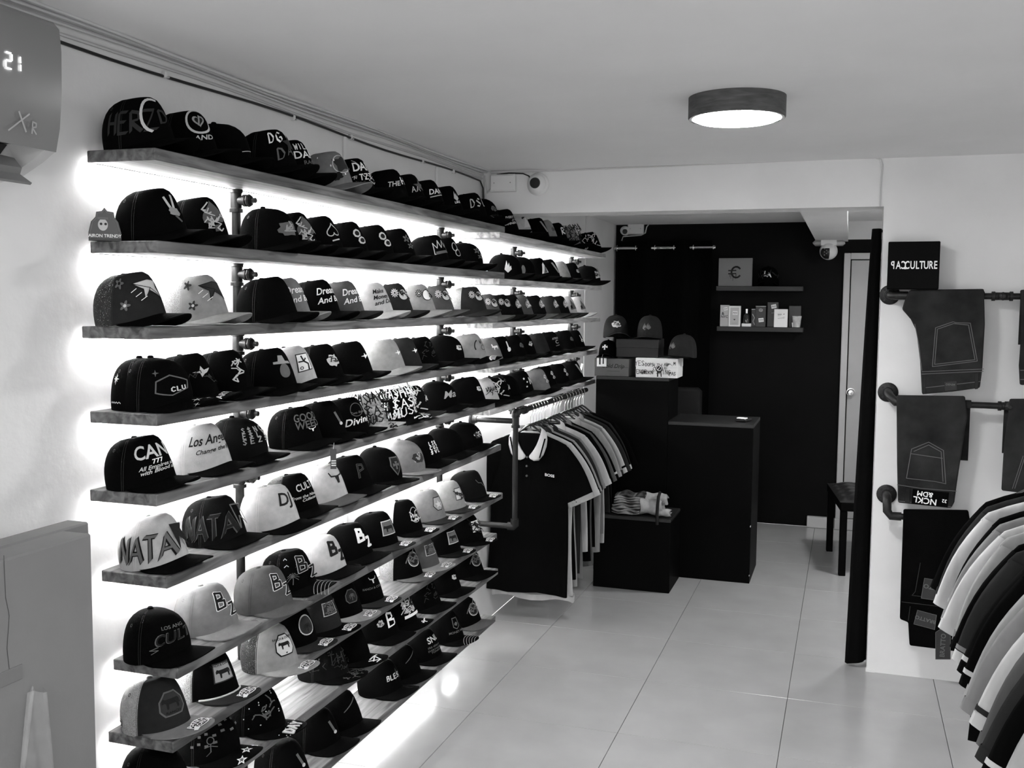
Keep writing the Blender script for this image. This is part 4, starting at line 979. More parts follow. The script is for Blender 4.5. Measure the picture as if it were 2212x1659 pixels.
# rail on the aisle side with the second row of shirts
QX, QZ = .575, 1.285
t = thing('garment_rack', 'black floor-standing garment rack full of polo shirts', 'clothes rack', (QX, 0, 0))
MB().cyl((0, 1.3, QZ), (0, 3.3, QZ), .0135, 14).build('rod', IRON, t, 1)
for y in (1.3, 3.3):
    MB().cyl((0, y, .02), (0, y, QZ), .0135, 14).build('post', IRON, t, 1)
    MB().rbox(-.02, .26, y-.02, y+.02, 0, .02, .004).build('foot', IRON, t)
RSH = [('k', 'k', 'k', .74, 'black shirt farthest along the aisle rack'), ('d', 'd', 'd', .6, 'dark grey polo second from the jeans wall'), ('w', 'w', 'w', .62, 'white shirt with a pale collar near the jeans wall'),
       ('k', 'k', 'kw', .70, 'black polo with a short white cuff tick'), ('g', None, 'g', .6, 'grey shirt before the bright white one'), ('w', 'l', 'w', .66, 'bright white creased shirt in the far group'),
       ('l', None, 'g', .66, 'light grey shirt with a greyer cuff'), ('k', 'd', 'k', .72, 'black shirt behind the light grey one'), ('d', 'l', 'wg', .74, 'black polo with a white and grey cuff band'),
       ('j', None, 'kw', .74, 'charcoal polo with one thin white cuff line'), ('k', None, 'kw', .76, 'black polo with a thin white cuff line, middle of the rack'), ('l', None, 'l', .6, 'pale textured shirt in the middle of the rack'),
       ('g', None, 'g', .6, 'grey flecked shirt before the white lined polo'), ('w', 'w', 'wd', .70, 'white polo with a dark line above its cuff'), ('m', None, 'm', .70, 'mid grey jersey shirt with wide sleeve'),
       ('d', None, 'd', .70, 'dark grey shirt tucked beneath the jersey one'), ('k', None, 'kw', .75, 'black polo with a white cuff line nearest the entrance group'), ('l', None, 'l', .68, 'light grey shirt nearest the entrance')]
for i, (c, cl, cu, L, lab) in enumerate(RSH):
    y = 3.10-.078*i; rz = R.uniform(-.025, .025)
    hanger((QX, y, QZ), rz, 'wire-hooked black hanger holding a shirt on the aisle rack', 'hangers on the aisle rack')
    polo((QX+R.uniform(-.012, .012), y, QZ-.135), rz, lab, 'shirts on the aisle rack', c, cl, cu, None, L, .019, 50+i, R.uniform(.88, 1.04))

# ---------------------------------------------------------------- jeans wall
YJ = 4.655
RAILS = [(1922, 637, 0), (1918, 847, 1), (1915, 1067, 2)]
for k, (px, py, n) in enumerate(RAILS):
    f = onY(px, py, YB); zr = f.z-(.0 if k < 2 else .075) - .004
    if k == 1: zr = f.z-.035
    t = thing('wall_rail', ('upper', 'middle', 'lowest')[k]+' black iron pipe rail carrying jeans on the white wall', 'clothes rail', (0, 0, 0))
    fl = MB().lathe([(0, -.001), (.042, -.001), (.043, -.006), (.036, -.010), (.022, -.012), (.02, -.034), (.0135, -.036)], (f.x, YB, f.z), 24, axis='y')
    fo = fl.build('flange', IRON, t, 1)
    for a in range(4): MB().lathe([(0, -.013), (.005, -.013), (.005, -.009), (0, -.009)], (f.x+.031*cos(a*PI/2+.8), YB, f.z+.031*sin(a*PI/2+.8)), 8, axis='y').build('bolt', IRON, fo)
    pts = [(f.x, YB-.03, f.z), (f.x, YJ+.012, f.z), (f.x+.003, YJ, f.z-.006)]
    if k < 2: pts = [(f.x, YB-.03, f.z), (f.x+.006, YJ+.02, f.z-.3*(f.z-zr)), (f.x+.03, YJ, zr), (f.x+.07, YJ, zr)]
    else: pts = [(f.x, YB-.03, f.z), (f.x, YJ+.012, f.z-.004), (f.x, YJ, f.z-.018), (f.x+.002, YJ, zr+.02), (f.x+.018, YJ, zr), (f.x+.06, YJ, zr)]
    MB().tube(pts, .0185, 14).build('elbow', IRON, t, 1)
    MB().cyl((f.x+.05, YJ, zr), (1.45, YJ, zr), .0135, 14).build('rod', IRON, t, 1)
    MB().lathe([(0, -.001), (.042, -.001), (.043, -.006), (.022, -.012), (.02, -.034), (.0135, -.036)], (1.45, YB, zr), 24, axis='y').build('flange', IRON, t, 1)
    MB().cyl((1.45, YB-.03, zr), (1.45, YJ, zr), .0135, 12).build('elbow', IRON, t, 1)
    if k < 2:
        tx = onY((2165, 2190)[k], 640, YJ).x
        tf = MB().lathe([(.0135, -.04), (.02, -.04), (.02, -.028), (.0165, -.026), (.0165, .026), (.02, .028), (.02, .04), (.0135, .04)], (tx, YJ, zr), 18, axis='x').build('tee_fitting', IRON, t, 1)
        MB().lathe([(.0175, -.014), (.0175, -.03), (.012, -.034), (.007, -.036), (.007, -.046), (0, -.046)], (tx, YJ, zr), 8, axis='y').build('plug', IRON, tf)
    RAILS[k] = zr
def slab(px, y, th, name, m, parent, sub=.02):
    pts = [onY(a, b, y) for a, b in px]
    mb = MB().extr(pts, (0, th, 0)); o = mb.build(name, m, parent)
    bv = o.modifiers.new('b', 'BEVEL'); bv.width = .006; bv.segments = 2; bv.limit_method = 'ANGLE'; bv.angle_limit = .8
    return o
def px_lines(name, L, y, parent, c='m', w=.0035):
    """stitch lines given in picture points on the plane y"""
    for pts in L: marks(name, [('l', [(onY(a, b, y).x, onY(a, b, y).z) for a, b in pts], w, c)], lambda a, b, h: Vector((a, y-h, b)), parent, base=.0008, step=.00002, mx=.05, tm=thread)
def px_text(name, txt, size, x, y, Y, parent, c='l', ro=0., wx=1.):
    p = onY(x, y, Y); return marks(name, [('t', txt, size, 0, 0, c, {'ro': ro, 'wx': wx})], lambda a, b, h: Vector((p.x+a, Y-h, p.z+b)), parent, base=.0016, tm=ink)
def drape(px0, px1, zr, parent, m, drop):
    """the fold over the rail and the half hanging behind it"""
    a, b = onY(px0, 640, YJ).x, onY(px1, 640, YJ).x
    prof = [(-.022, -.012)]+[(-.022*cos(t), .020*sin(t)) for t in (PI*i/8 for i in range(9))]+[(.024, -drop), (.016, -drop)]+[(.015*cos(t), .0145*sin(t)) for t in (PI*i/8 for i in range(9))]+[(-.015, -.012)]
    mb = MB().extr([(a, YJ+q, zr+h) for q, h in prof], (b-a, 0, 0)); return mb.build('folded_leg', m, parent, 1)
def jeans(label, outline, zr, m, foldpx, drop, Y=None):
    t = thing('jeans', label, 'jeans', (0, 0, 0)); y = Y or YJ-.034
    slab(outline, y, .022, 'front_half', m, t); drape(*foldpx, zr, t, m, drop); return t, y
j, y = jeans('dark washed jeans folded over the upper rail, waistband down', [(1966, 626), (2126, 624), (2128, 700), (2122, 800), (2117, 838), (2060, 846), (1992, 852), (1988, 780), (1980, 715), (1968, 690), (1949, 668), (1956, 645)], RAILS[0], DENIM, (1992, 2126), .2)
px_lines('pocket_stitch', [[(2021, 708), (2059, 695), (2064, 697), (2096, 698), (2111, 780), (2014, 792), (2021, 708)], [(2025, 711), (2060, 699), (2092, 702), (2106, 777), (2019, 787), (2025, 711)]], y, j, 'm', .0028)
px_lines('waistband_stitch', [[(1991, 803), (2125, 797)], [(1991, 808), (2124, 802)], [(1996, 838), (2118, 824)], [(1991, 800), (1984, 740), (1976, 700)]], y, j, 'm', .0026)
slab([(2106, 804), (2114, 804), (2113, 840), (2106, 841)], y-.004, .004, 'belt_loop', DENIM, j); slab([(1992, 812), (2000, 812), (1999, 851), (1993, 852)], y-.004, .004, 'belt_loop', DENIM, j)
slab([(2040, 825), (2067, 823), (2067, 843), (2041, 845)], y-.003, .003, 'leather_patch', mat('dark_leather', .02, .6, .3, bump=.3), j)
px_text('patch_text', 'DENIM', .012, 2053, 831, y-.003, j, 'm')
j, y = jeans('faded dark jeans folded over the middle rail with a printed waistband', [(1937, 854), (2085, 856), (2090, 900), (2078, 975), (2068, 1040), (2062, 1085), (2055, 1098), (1940, 1086), (1938, 1000)], RAILS[1], DENIM, (1960, 2108), .24)
px_lines('pocket_stitch', [[(1969, 970), (2006, 955), (2038, 973), (2043, 1045), (2020, 1040), (1958, 1033), (1969, 970)], [(1968, 980), (2036, 990)], [(1974, 975), (2006, 961), (2033, 976), (2037, 1040)]], y, j, 'm', .0028)
px_lines('waistband_stitch', [[(1938, 1047), (1990, 1055), (2066, 1061)], [(1940, 1082), (2055, 1095)]], y, j, 'm', .0026)
slab([(1956, 1053), (1966, 1054), (1965, 1087), (1955, 1086)], y-.004, .004, 'belt_loop', DENIM, j)
pl = slab([(1972, 1056), (2050, 1064), (2047, 1096), (1969, 1088)], y-.003, .003, 'waist_label', DENIMB, j)
px_text('label_text', 'NCKL', .036, 1998, 1081, y-.003, j, 'w', PI-.10); px_text('label_text', '&DM', .03, 1998, 1067, y-.003, j, 'w', PI-.10); px_text('label_text', '32', .02, 2040, 1082, y-.003, j, 'w', PI-.1)
j, y = jeans('black jeans folded over the lowest rail with woven tags', [(1952, 1101), (2092, 1103), (2100, 1150), (2098, 1340), (2096, 1412), (2020, 1402), (1965, 1395), (1962, 1345), (1944, 1338), (1947, 1240)], RAILS[2], DENIMB, (1980, 2102), .2)
px_lines('pocket_stitch', [[(1988, 1216), (1977, 1278), (1970, 1286), (2050, 1296)], [(1948, 1300), (2096, 1318)], [(1966, 1310), (1962, 1340)]], y, j, 'd', .0028)
TAGM = mat('woven_tag', .028, .6, .3, bump=.2, bscale=300)
for pts, tx, ty, sz, ro in (([(1997, 1249), (2060, 1259), (2054, 1302), (1990, 1292)], 2022, 1270, .026, PI-.12), ([(1982, 1318), (2023, 1329), (2019, 1360), (1974, 1348)], 1999, 1338, .022, PI-.2), ([(2030, 1360), (2053, 1360), (2053, 1424), (2021, 1424), (2021, 1366)], 2037, 1394, .027, PI/2-.02)):
    slab(pts, y-.004, .003, 'woven_tag', TAGM, j); px_text('tag_text', 'BRATTO', sz, tx, ty, y-.004, j, 'm', ro)
    px_lines('tag_edge', [pts+[pts[0]]], y-.004, j, 'm', .002)
j, y = jeans('second pair of dark jeans on the upper rail beyond the pipe tee', [(2205, 626), (2330, 624), (2330, 830), (2204, 832), (2202, 790), (2207, 720)], RAILS[0], DENIM, (2206, 2330), .2)
px_lines('waistband_stitch', [[(2204, 800), (2320, 796)], [(2204, 820), (2320, 816)]], y, j, 'm', .0028)
j, y = jeans('second pair of dark jeans on the middle rail beside the white shirts', [(2182, 862), (2330, 862), (2330, 1080), (2164, 1060), (2170, 960)], RAILS[1], DENIM, (2182, 2330), .2)
px_lines('pocket_stitch', [[(2210, 985), (2187, 1055)], [(2214, 986), (2192, 1055)]], y, j, 'm', .0028)

# lettered box standing on the upper rail
b0, b1 = onY(1916, 624, YJ-.03), onY(2027, 628, YJ-.03); zt = onY(1920, 523, YJ-.03).z; zb_ = RAILS[0]+.0265
t = thing('shop_box', 'matt black square box with white capitals, standing on the upper jeans rail', 'box', ((b0.x+b1.x)/2, YJ, zb_), rz=-.03)
hw = (b1.x-b0.x)/2
MB().rbox(-hw, hw, -.06, .055, 0, zt-zb_, .003).build('box_body', BLKWOOD, t)
lay = []; cx = -.086; PW = .0165
def put(ch, x, flip=1, w=1.): lay.append(('t', ch, .046, x, 0, 'w', {'wx': .62*flip*w}))
for ch, x, fl in (('P', -.078, -1), ('A', -.057, 1), ('C', -.037, -1), ('C', -.024, 1), ('U', -.003, 1), ('L', .015, 1), ('T', .031, 1), ('U', .048, 1), ('R', .066, 1), ('E', .083, 1)): put(ch, x*hw/.098, fl)
lay.append(('l', [(-.034*hw/.098, .011), (-.027*hw/.098, .011)], .005, 'w')); lay.append(('l', [(-.034*hw/.098, -.013), (-.027*hw/.098, -.013)], .005, 'w'))
marks('box_lettering', lay, plane_fn((0, -.0602, (zt-zb_)*.5), (1, 0, 0), (0, 0, 1)), t, base=.0004, step=.00002, mx=.1, tm=ink)

# ================================================================== counter and back of the shop
YC = 6.035
t = thing('counter', 'black wooden shop counter with a raised section beside the cap wall', 'counter', (0, YC, 0))
CXA, CXM, CXB, CZ1, CZ2, CD = -1.46, -1.014, -.512, 1.203, .944, .46
MB().rbox(CXA, CXM, 0, .03, .0, CZ1-.02, .002).build('front_panel', BLKWOOD, t); MB().rbox(CXM, CXB, 0, .03, 0, CZ2-.02, .002).build('front_panel', BLKWOOD, t)
MB().rbox(CXB-.022, CXB, .03, CD, 0, CZ2-.02, .002).build('side_panel', BLKWOOD, t); MB().rbox(CXM-.022, CXM, .03, CD-.1, CZ2, CZ1-.02, .002).build('side_panel', BLKWOOD, t)
MB().rbox(CXA, CXA+.022, .03, CD, 0, CZ1-.02, .002).build('side_panel', BLKWOOD, t)
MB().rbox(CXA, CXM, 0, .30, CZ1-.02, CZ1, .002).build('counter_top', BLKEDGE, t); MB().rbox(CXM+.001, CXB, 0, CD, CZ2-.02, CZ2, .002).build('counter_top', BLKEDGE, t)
for (a, b, s) in ((CXB-.003, .345, .008), (CXB-.008, .05, .007)):
    MB().add([(CXB+.0006-s*.5, -.0006, b-s), (CXB+.0006, -.0006, b-s*.6), (CXB+.0006, -.0006, b+s*.8), (CXB-.0004-s*.6, -.0006, b)], [(0, 1, 2, 3)]).build('paint_chip', mat('bare_chip', .7, .8, .1), t)
# card terminal on the low counter top
tp = onZ(1612, 908, CZ2+.02)
t = thing('card_terminal', 'small black keypad terminal with bright keys on the low counter top', 'terminal', (CXB-.075, YC+.17, CZ2+.0015), rz=-.3)
MB().rbox(-.035, .035, -.05, .05, 0, .02, .006).build('body', BPLAST, t)
for a in range(3):
    for b in range(2): MB().rbox(-.026+.019*a, -.012+.019*a, -.04+.022*b, -.023+.022*b, .0195, .0225, .001).build('key', mat('lit_key', .8, .4, .3, emit=1.2), t)
# plinth with folded shirts
t = thing('display_plinth', 'low black plinth in front of the counter', 'plinth', (0, 0, 0))
PX0, PX1, PY0, PY1, PZ = -1.37, -.925, 5.665, 6.02, .425
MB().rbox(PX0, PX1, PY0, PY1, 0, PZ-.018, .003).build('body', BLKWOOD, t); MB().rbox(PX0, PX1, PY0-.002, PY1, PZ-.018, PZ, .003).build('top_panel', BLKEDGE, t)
def folded(loc, label, w, d, h, m, seed, stripe=None):
    t = thing('folded_shirt', label, 'shirt', loc, rz=.06*(seed % 3-1), group='folded shirts on the plinth'); R = random.Random(seed); n = 4
    ph = [R.uniform(0, 6) for _ in range(6)]
    def sec(k):
        z0 = h*k/n; hh = h/n*1.05
        def fn(u, v):
            q = 2*PI*v; c, s = cos(q), sin(q); x = -w/2+w*u; e = (1-abs(2*u-1)**8)
            return (x+.012*sin(ph[0]+k)*e, (d/2-.01*k)*math.copysign(abs(c)**.6, c)*(.85+.15*e)+.012*sin(8*u+ph[k]), z0+hh/2+hh/2*math.copysign(abs(s)**.7, s)*(.55+.45*e)+.008*sin(11*u+ph[k+1])*(.5+.5*s))
        return fn
    for k in range(n): MB().grid(sec(k), 16, 14).build('fold', m if not (stripe and k == n-1) else stripe, t, 2)
    return t
folded((-1.19, 5.80, PZ+.006), 'white folded shirt at the bottom of the plinth pile', .17, .22, .055, fab('l'), 3)
folded((-1.19, 5.82, PZ+.066), 'dark patterned folded shirt on top of the plinth pile', .17, .20, .045, fab('l'), 5, mat('camouflage_cloth', .06, .8, .1, var=1., vscale=28, bump=.3))
t = thing('rolled_shirt', 'bright white rolled shirt with a dark strap over the plinth edge', 'shirt', (-1.035, 5.775, PZ))
def roll(cx, cz, rr, x0, x1, ph):
    return lambda u, v: (x0+(x1-x0)*u+.006*sin(5*v*PI+ph), cx+rr*(1+.08*sin(4*u*PI+ph))*cos(2*PI*v), cz+rr*.85*sin(2*PI*v)*(.9+.1*cos(3*u*PI)))
MB().grid(roll(-.02, .05, .055, -.075, .05, 0), 14, 18).build('roll', fab('w'), t, 2)
MB().grid(roll(.05, .085, .045, -.06, .06, 2), 14, 18).build('roll', fab('w'), t, 2)
MB().grid(roll(-.05, .028, .028, .02, .10, 4), 12, 14).build('roll', fab('w'), t, 2)
MB().tube([(.024, .02, .13), (.026, -.04, .115), (.03, -.085, .07), (.034, -.122, .03), (.036, -.1225, -.03)], .009, 8).build('strap', fab('d'), t, 1)
# boxes and caps on the raised counter
def cbox(px0, px1, pt, pb, y, d, zb0, name, label, m, rz=0.):
    a, b = onY(px0, pb, y), onY(px1, pb, y); h = onY(px0, pt, y).z-a.z
    t = thing(name, label, 'box', ((a.x+b.x)/2, y+d/2, zb0), rz); w = (b.x-a.x)/2
    MB().rbox(-w, w, -d/2, d/2, 0, h*.78, .002).build('box_base', m, t); MB().rbox(-w-.0015, w+.0015, -d/2-.0015, d/2+.0015, h*.78-.03, h, .002).build('lid', m, t)
    return t, w, d, h
BY = YC+.02
KRAFT = mat('grey_card', .075, .6, .3, var=.08)
t, w, d, h1 = cbox(1284, 1358, 777, 815, BY, .2, CZ1, 'cap_box', 'plain grey card box with dark script on the raised counter', KRAFT)
marks('box_lettering', [('t', 'Gold Drip', .034, .01, .008, 'k', {'sh': .3}), ('l', [(-.03, -.022), (.05, -.022)], .0015, 'k')], plane_fn((0, -d/2-.0016, h1*.5), (1, 0, 0), (0, 0, 1)), t, tm=ink)
t, w, d, h2 = cbox(1373, 1463, 778, 820, BY-.012, .2, CZ1, 'cap_box', 'white card box scribbled over with black doodles', mat('white_card', .75, .5, .3, var=.05))
dl = []
RR = random.Random(12)
for i, wd in enumerate(('ENOR', 'BROKN', 'XY', 'KING', 'PAS', 'YES', 'DOPS', 'LTW', 'AB', 'M')):
    dl += [('l', s, .0028, 'k') for s in strokes(wd, RR.uniform(.018, .03), -.095+.048*(i % 5)+RR.uniform(-.01, .01), -.026+.048*(i//5)+RR.uniform(-.008, .008), .7)]
dl += [('p', disc(.016, -.004, .022), 'k'), ('r', .016, .0, .015, .003, 'w'), ('l', [(.008, -.012), (.024, .012)], .003, 'w'), ('l', [(.008, -.022), (.008, -.05)], .008, 'k'), ('l', [(.026, -.022), (.03, -.05)], .006, 'k')]+scrib(77, 14, .1, .035, 'k', .002)
marks('box_doodles', dl, plane_fn((0, -d/2-.0016, h2*.5), (1, 0, 0), (0, 0, 1)), t, step=.00003, mx=.1, tm=ink)
zb2 = CZ1+max(h1, h2)+.001
t, w, d, h3 = cbox(1331, 1422, 737, 776, BY+.02, .18, zb2, 'cap_box', 'black card box bridging the grey and doodled boxes', mat('black_card', .008, .5, .3, var=.1))
zb3 = zb2+h3+.002
FACE = -PI/2
cx = onY(1328, 730, BY+.1).x
cap('dark grey cap with a cluster of small white figures, on the black box', (onY(1327, 730, BY+.08).x, BY+.13, zb3), 'dc', 'd', 'd', 'eagle', '', FACE+.35, sc=1.1)
cap('dark cap with flame motifs facing out, on the black box', (onY(1400, 730, BY+.08).x, BY+.115, zb3), 'df', 'd', 'd', 'firelogo', '', FACE+.05, sc=1.1)
cap('dark cap with a dim flame emblem, on the doodled box', (onY(1470, 775, BY+.06).x, BY+.085, CZ1+h2+.002), 'df', 'd', 'j', 'firelogo', '', FACE-.55, sc=1.1)
cap('black cap with a white cross emblem and hanging tag, on the grey box', (t.location.x-w-.068, BY+.085, CZ1+h1+.001), 'dc', 'k', 'k', 'crossw', '', FACE+.04, sc=.84)
tg = onY(1299, 782, BY-.02)
t = thing('price_tag', 'white price tag hanging from the cross cap over the grey box', 'tag', (tg.x, BY-.012, tg.z-.028))
MB().rbox(-.03, .03, -.001, .001, 0, .052, .0008).build('card', mat('tag_card', .7, .5, .3), t); MB().tube([(0, 0, .05), (.005, .01, .075)], .0008, 5).build('string', thread('w'), t)
MB().rbox(-.016, -.006, -.002, -.001, .012, .052, .0002).build('print', ink('k'), t); MB().rbox(.006, .014, -.002, -.001, .016, .052, .0002).build('print', ink('k'), t)
sg = onX(1247, 790, -1.60)
t = thing('price_card', 'white folded price card with small grey print on the fifth shelf end', 'card', (-1.60, 6.22, SB[4]+.001), rz=-1.2)
MB().extr([(-.045, -.02, 0), (.045, -.02, 0), (.045, .004, .10), (-.045, .004, .10)], (0, .0012, 0)).build('card', mat('tag_card', .7, .5, .3), t)
marks('card_text', [('t', 'surtido', .022, 0, .06, 'd'), ('t', 'nuevo', .014, 0, .03, 'g')], plane_fn((0, -.0212, 0), (1, 0, 0), (0, .233, .972)), t, tm=ink)
# chair behind the counter
t = thing('office_chair', 'dark office chair half hidden behind the counter', 'chair', (-1.12, 6.92, 0), rz=.2)
CH = mat('dark_upholstery', .004, .7, .25, bump=.2)
MB().rbox(-.22, .22, -.22, .22, .43, .50, .03).build('seat', CH, t, 1); MB().rbox(-.2, .2, .2, .26, .58, 1.06, .025).build('backrest', CH, t, 1)
MB().cyl((0, 0, .1), (0, 0, .43), .03).build('column', BPLAST, t, 1); MB().rbox(-.03, .03, .19, .24, .45, .62, .008).build('back_bracket', BPLAST, t)
for k in range(5): a = 2*PI*k/5; MB().tube([(0, 0, .1), (.26*cos(a), .26*sin(a), .07)], [.025, .015], 8).build('leg', BPLAST, t, 1)
for k in range(5): a = 2*PI*k/5; MB().lathe([(0, -.015), (.028, -.015), (.028, .015), (0, .015)], (.26*cos(a), .26*sin(a), .03), 14, axis='x').build('castor', BPLAST, t, 1)
# floating shelves on the back wall
def bshelf(px0, px1, pyt, pyb, label):
    a, b = onY(px0, pyt, YK-.16), onY(px1, pyt, YK-.16); zb0 = onY(px0, pyb, YK-.16).z
    t = MB().rbox(a.x, b.x, YK-.16, YK, zb0, a.z, .002).build('floating_shelf', mat('charcoal_shelf', .028, .5, .35, bump=.06, var=.1)); tag(t, label, 'shelf'); return a.x, b.x, a.z
A0, A1, AZ = bshelf(1547, 1735, 618, 628, 'charcoal floating shelf holding the euro sign canvas')
B0, B1, BZ = bshelf(1548, 1735, 705, 715, 'charcoal floating shelf holding the perfume boxes')
YS = YK-.15
def at(px, py=620, y=YS): return onY(px, py, y).x
a, b = at(1550), at(1623); ze = onY(1586, 557, YS).z
t = thing('canvas', 'grey canvas with a dripping black euro sign on the floating shelf', 'canvas', ((a+b)/2, YS+.05, AZ))
w = (b-a)/2; hh = ze-AZ
MB().rbox(-w, w, -.012, .012, 0, hh, .002).build('canvas_body', mat('grey_canvas', .2, .8, .2, bump=.15, bscale=400, var=.05), t)
arc = [(.006+.03*cos(q), .030*sin(q)*1.15) for q in (math.radians(40+i*20) for i in range(15))]
marks('euro_sign', [('l', arc, .011, 'k'), ('l', [(-.042, .010), (.004, .011)], .008, 'k'), ('l', [(-.042, -.010), (.004, -.009)], .008, 'k')]+[('l', [(x, -.012), (x, -.03-.012*(i % 3))], .0022, 'k') for i, x in enumerate((-.034, -.028, -.014, .006, .004))], plane_fn((.0, -.0125, hh*.5), (1.15, 0, 0), (0, 0, 1.15)), t, mx=.1, step=.0001, tm=ink)
cap('black cap with white monogram letters, on the floating shelf', (at(1657), YS+.055, AZ+.001), 'dc', 'k', 'k', 'lalogo', '', FACE, sc=1.12)
# perfume boxes
def pbox(px0, px1, pt, dy, label, m, prints, name='perfume_box', dep=.05):
    a, b = at(px0, 690), at(px1, 690); h = onY((px0+px1)/2, pt, YS).z-BZ; w = (b-a)/2
    t = thing(name, label, 'box', ((a+b)/2, YS+dep/2+dy, BZ+.0005)); MB().rbox(-w, w, -dep/2, dep/2, 0, h, .0015).build('carton', m, t)
    if prints: marks('carton_print', [tuple(p) for p in prints(w, h)], plane_fn((0, -dep/2-.0003, 0), (1, 0, 0), (0, 0, 1)), t, mx=.1, step=.0002, tm=ink)
    return t
CW = mat('white_carton', .88, .45, .35, var=.03); CG = mat('silver_carton', .5, .4, .4, var=.05); CK = mat('dark_carton', .02, .35, .4, var=.2)
def note(x, y, s, r=0.):
    q = [(-s, -s*.8), (s, -s*.8), (s, s*.8), (-s, s*.8)]; q = [(x+u*cos(r)-v*sin(r), y+u*sin(r)+v*cos(r)) for u, v in q]
    return [('p', q, 'w'), ('t', 'Reina', s*.75, x, y+s*.1, 'd', {'sh': .3, 'ro': r}), ('l', [(x-s*.7*cos(r), y-s*.5-s*.7*sin(r)), (x+s*.7*cos(r), y-s*.4+s*.7*sin(r))], s*.1, 'g')]
pbox(1555, 1574, 659, .01, 'silver perfume carton with bold black capitals', CG, lambda w, h: [('t', '&', .03, -.012, h*.6, 'k'), ('t', 'NYC', .026, 0, h*.45, 'k', {'wx': .95})]+note(.008, h*.82, .014, .25))
pbox(1574, 1599, 661, 0., 'white perfume carton with a crest and grey label', CW, lambda w, h: [('p', rect(0, h*.5, w*1.5, h*.85), 'l'), ('p', heart(0, h*.34, .007), 'd'), ('l', [(-.018, h*.16), (.018, h*.16)], .002, 'g')]+note(.004, h*.66, .018))
t = thing('perfume_bottle', 'dark glass perfume bottle on a white stand', 'bottle', (at(1612, 690), YS+.03, BZ+.0005))
MB().rbox(-.034, .034, -.02, .02, 0, .024, .003).build('stand', CW, t)
MB().lathe([(0, .024), (.026, .024), (.027, .03), (.022, .085), (.012, .095), (.010, .098), (0, .098)], n=20).build('glass', mat('dark_glass', .02, .08, .6, trans=.3), t, 1)
MB().lathe([(0, .098), (.011, .098), (.011, .13), (0, .131)], n=16).build('stopper', CHROME, t, 1)
pbox(1622, 1632, 667, .03, 'narrow black perfume carton with a swirl, behind the bottle stand', CK, lambda w, h: [('l', [(-.008, h*.7), (.006, h*.5), (-.004, h*.3), (.008, h*.12)], .005, 'l'), ('l', [(-.014, h*.96), (.01, h*.97)], .004, 'w')])
pbox(1632, 1654, 661, 0., 'dark perfume carton with a round monogram and white label', CK, lambda w, h: [('r', 0, h*.8, .013, .003, 'l', .010), ('t', 'm', .02, 0, h*.8, 'l'), ('l', [(-w, h-.003), (w, h-.003)], .004, 'l')]+note(.004, h*.33, .018, .12))
pbox(1656, 1680, 653, .045, 'tall black perfume carton with a tilted label', CK, lambda w, h: [('l', [(-w+.002, h-.004), (w-.002, h-.004)], .003, 'm'), ('t', 'ado', .018, .004, h*.58, 'l')]+note(.006, h*.83, .018, .2))
pbox(1672, 1701, 668, -.006, 'square white perfume carton with a small emblem', CW, lambda w, h: [('p', [(.016, h*.7), (.026, h*.72), (.026, h*.75), (.02, h*.74)], 'k'), ('l', [(-.02, h*.5), (.024, h*.53)], .002, 'g'), ('l', [(-.02, h*.47), (.024, h*.5)], .0015, 'l'), ('r', .022, h*.55, .006, .001, 'g')]+note(-.008, h*.7, .016, .15), dep=.04)
pbox(1703, 1729, 661, .05, 'grey perfume carton behind the clear cup', mat('grey_carton', .06, .5, .3, var=.1), None)
t = thing('plastic_cup', 'clear plastic cup standing before the grey carton', 'cup', (at(1721, 690), YS+.02, BZ+.0005))
MB().lathe([(0, .001), (.024, .001), (.034, .082), (.0335, .083), (.0325, .082), (.023, .003), (0, .003)], n=28).build('cup_wall', CLEAR, t, 1)
MB().tube([(-.026, -.012, .002), (-.03, -.014, .035)], .004, 8).build('straw_end', WPLAST, t, 1)

# curtains
def curtain(x0, x1, y, z0, z1, amp, per, ph=0.): return lambda u, v: (x0+(x1-x0)*u, y+amp*sin(2*PI*(x1-x0)*u/per+ph)*(1-.25*v)+.006*sin(31*u+4*v), z1+(z0-z1)*v)
CURT = mat('black_curtain_cloth', .0022, .85, .03, bump=.2, bscale=300, var=.2)
t = thing('curtain', 'black eyelet curtain hanging on a silver rod at the back wall', 'curtain', (0, 0, 0))
MB().grid(curtain(-1.705, -.99, YK-.09, .06, 2.118, .028, .29, .4), 90, 8).build('cloth', CURT, t, 2)
MB().cyl((-1.735, YK-.092, 2.066), (-.975, YK-.092, 2.066), .011, 16).build('rod', CHROME, t, 1)
MB().lathe([(0, -.01), (.018, -.008), (.02, 0), (.012, .012), (0, .014)], (-.975, YK-.092, 2.066), 16, axis='x').build('finial', CHROME, t, 1)
for k in range(6):
    x = -1.705+.0905+.29/2*(k-.64)
    if x < -1.0: MB().lathe([(.02+.005*cos(a), .005*sin(a)) for a in (2*PI*i/8 for i in range(9))], (x, YK-.092, 2.066), 18, axis='x').build('eyelet', CHROME, t, 1)
t = thing('curtain', 'thick black gathered curtain hanging by the white wall edge', 'curtain', (0, 0, 0))
def gather(u, v):
    q = 2*PI*u; w = .020+.024*v**.8; z = 1.985-1.962*v; x = .121-w
    return (x+w*cos(q)*(1+.08*sin(5*q)), 4.80+.03*sin(q)*(1+.12*sin(4*q)), z+(.012*cos(q) if v == 1 else 0))
mb = MB().grid(gather, 40, 24, wrap=True); mb.f.append(tuple(range(40))); mb.m.append(0); mb.f.append(tuple(24*40+i for i in range(40))); mb.m.append(0)
mb.build('cloth', CURT, t, 1)
MB().cyl((.10, 4.80, 1.975), (.13, 4.80, 1.975), .006, 8).build('peg', IRON, t, 1)
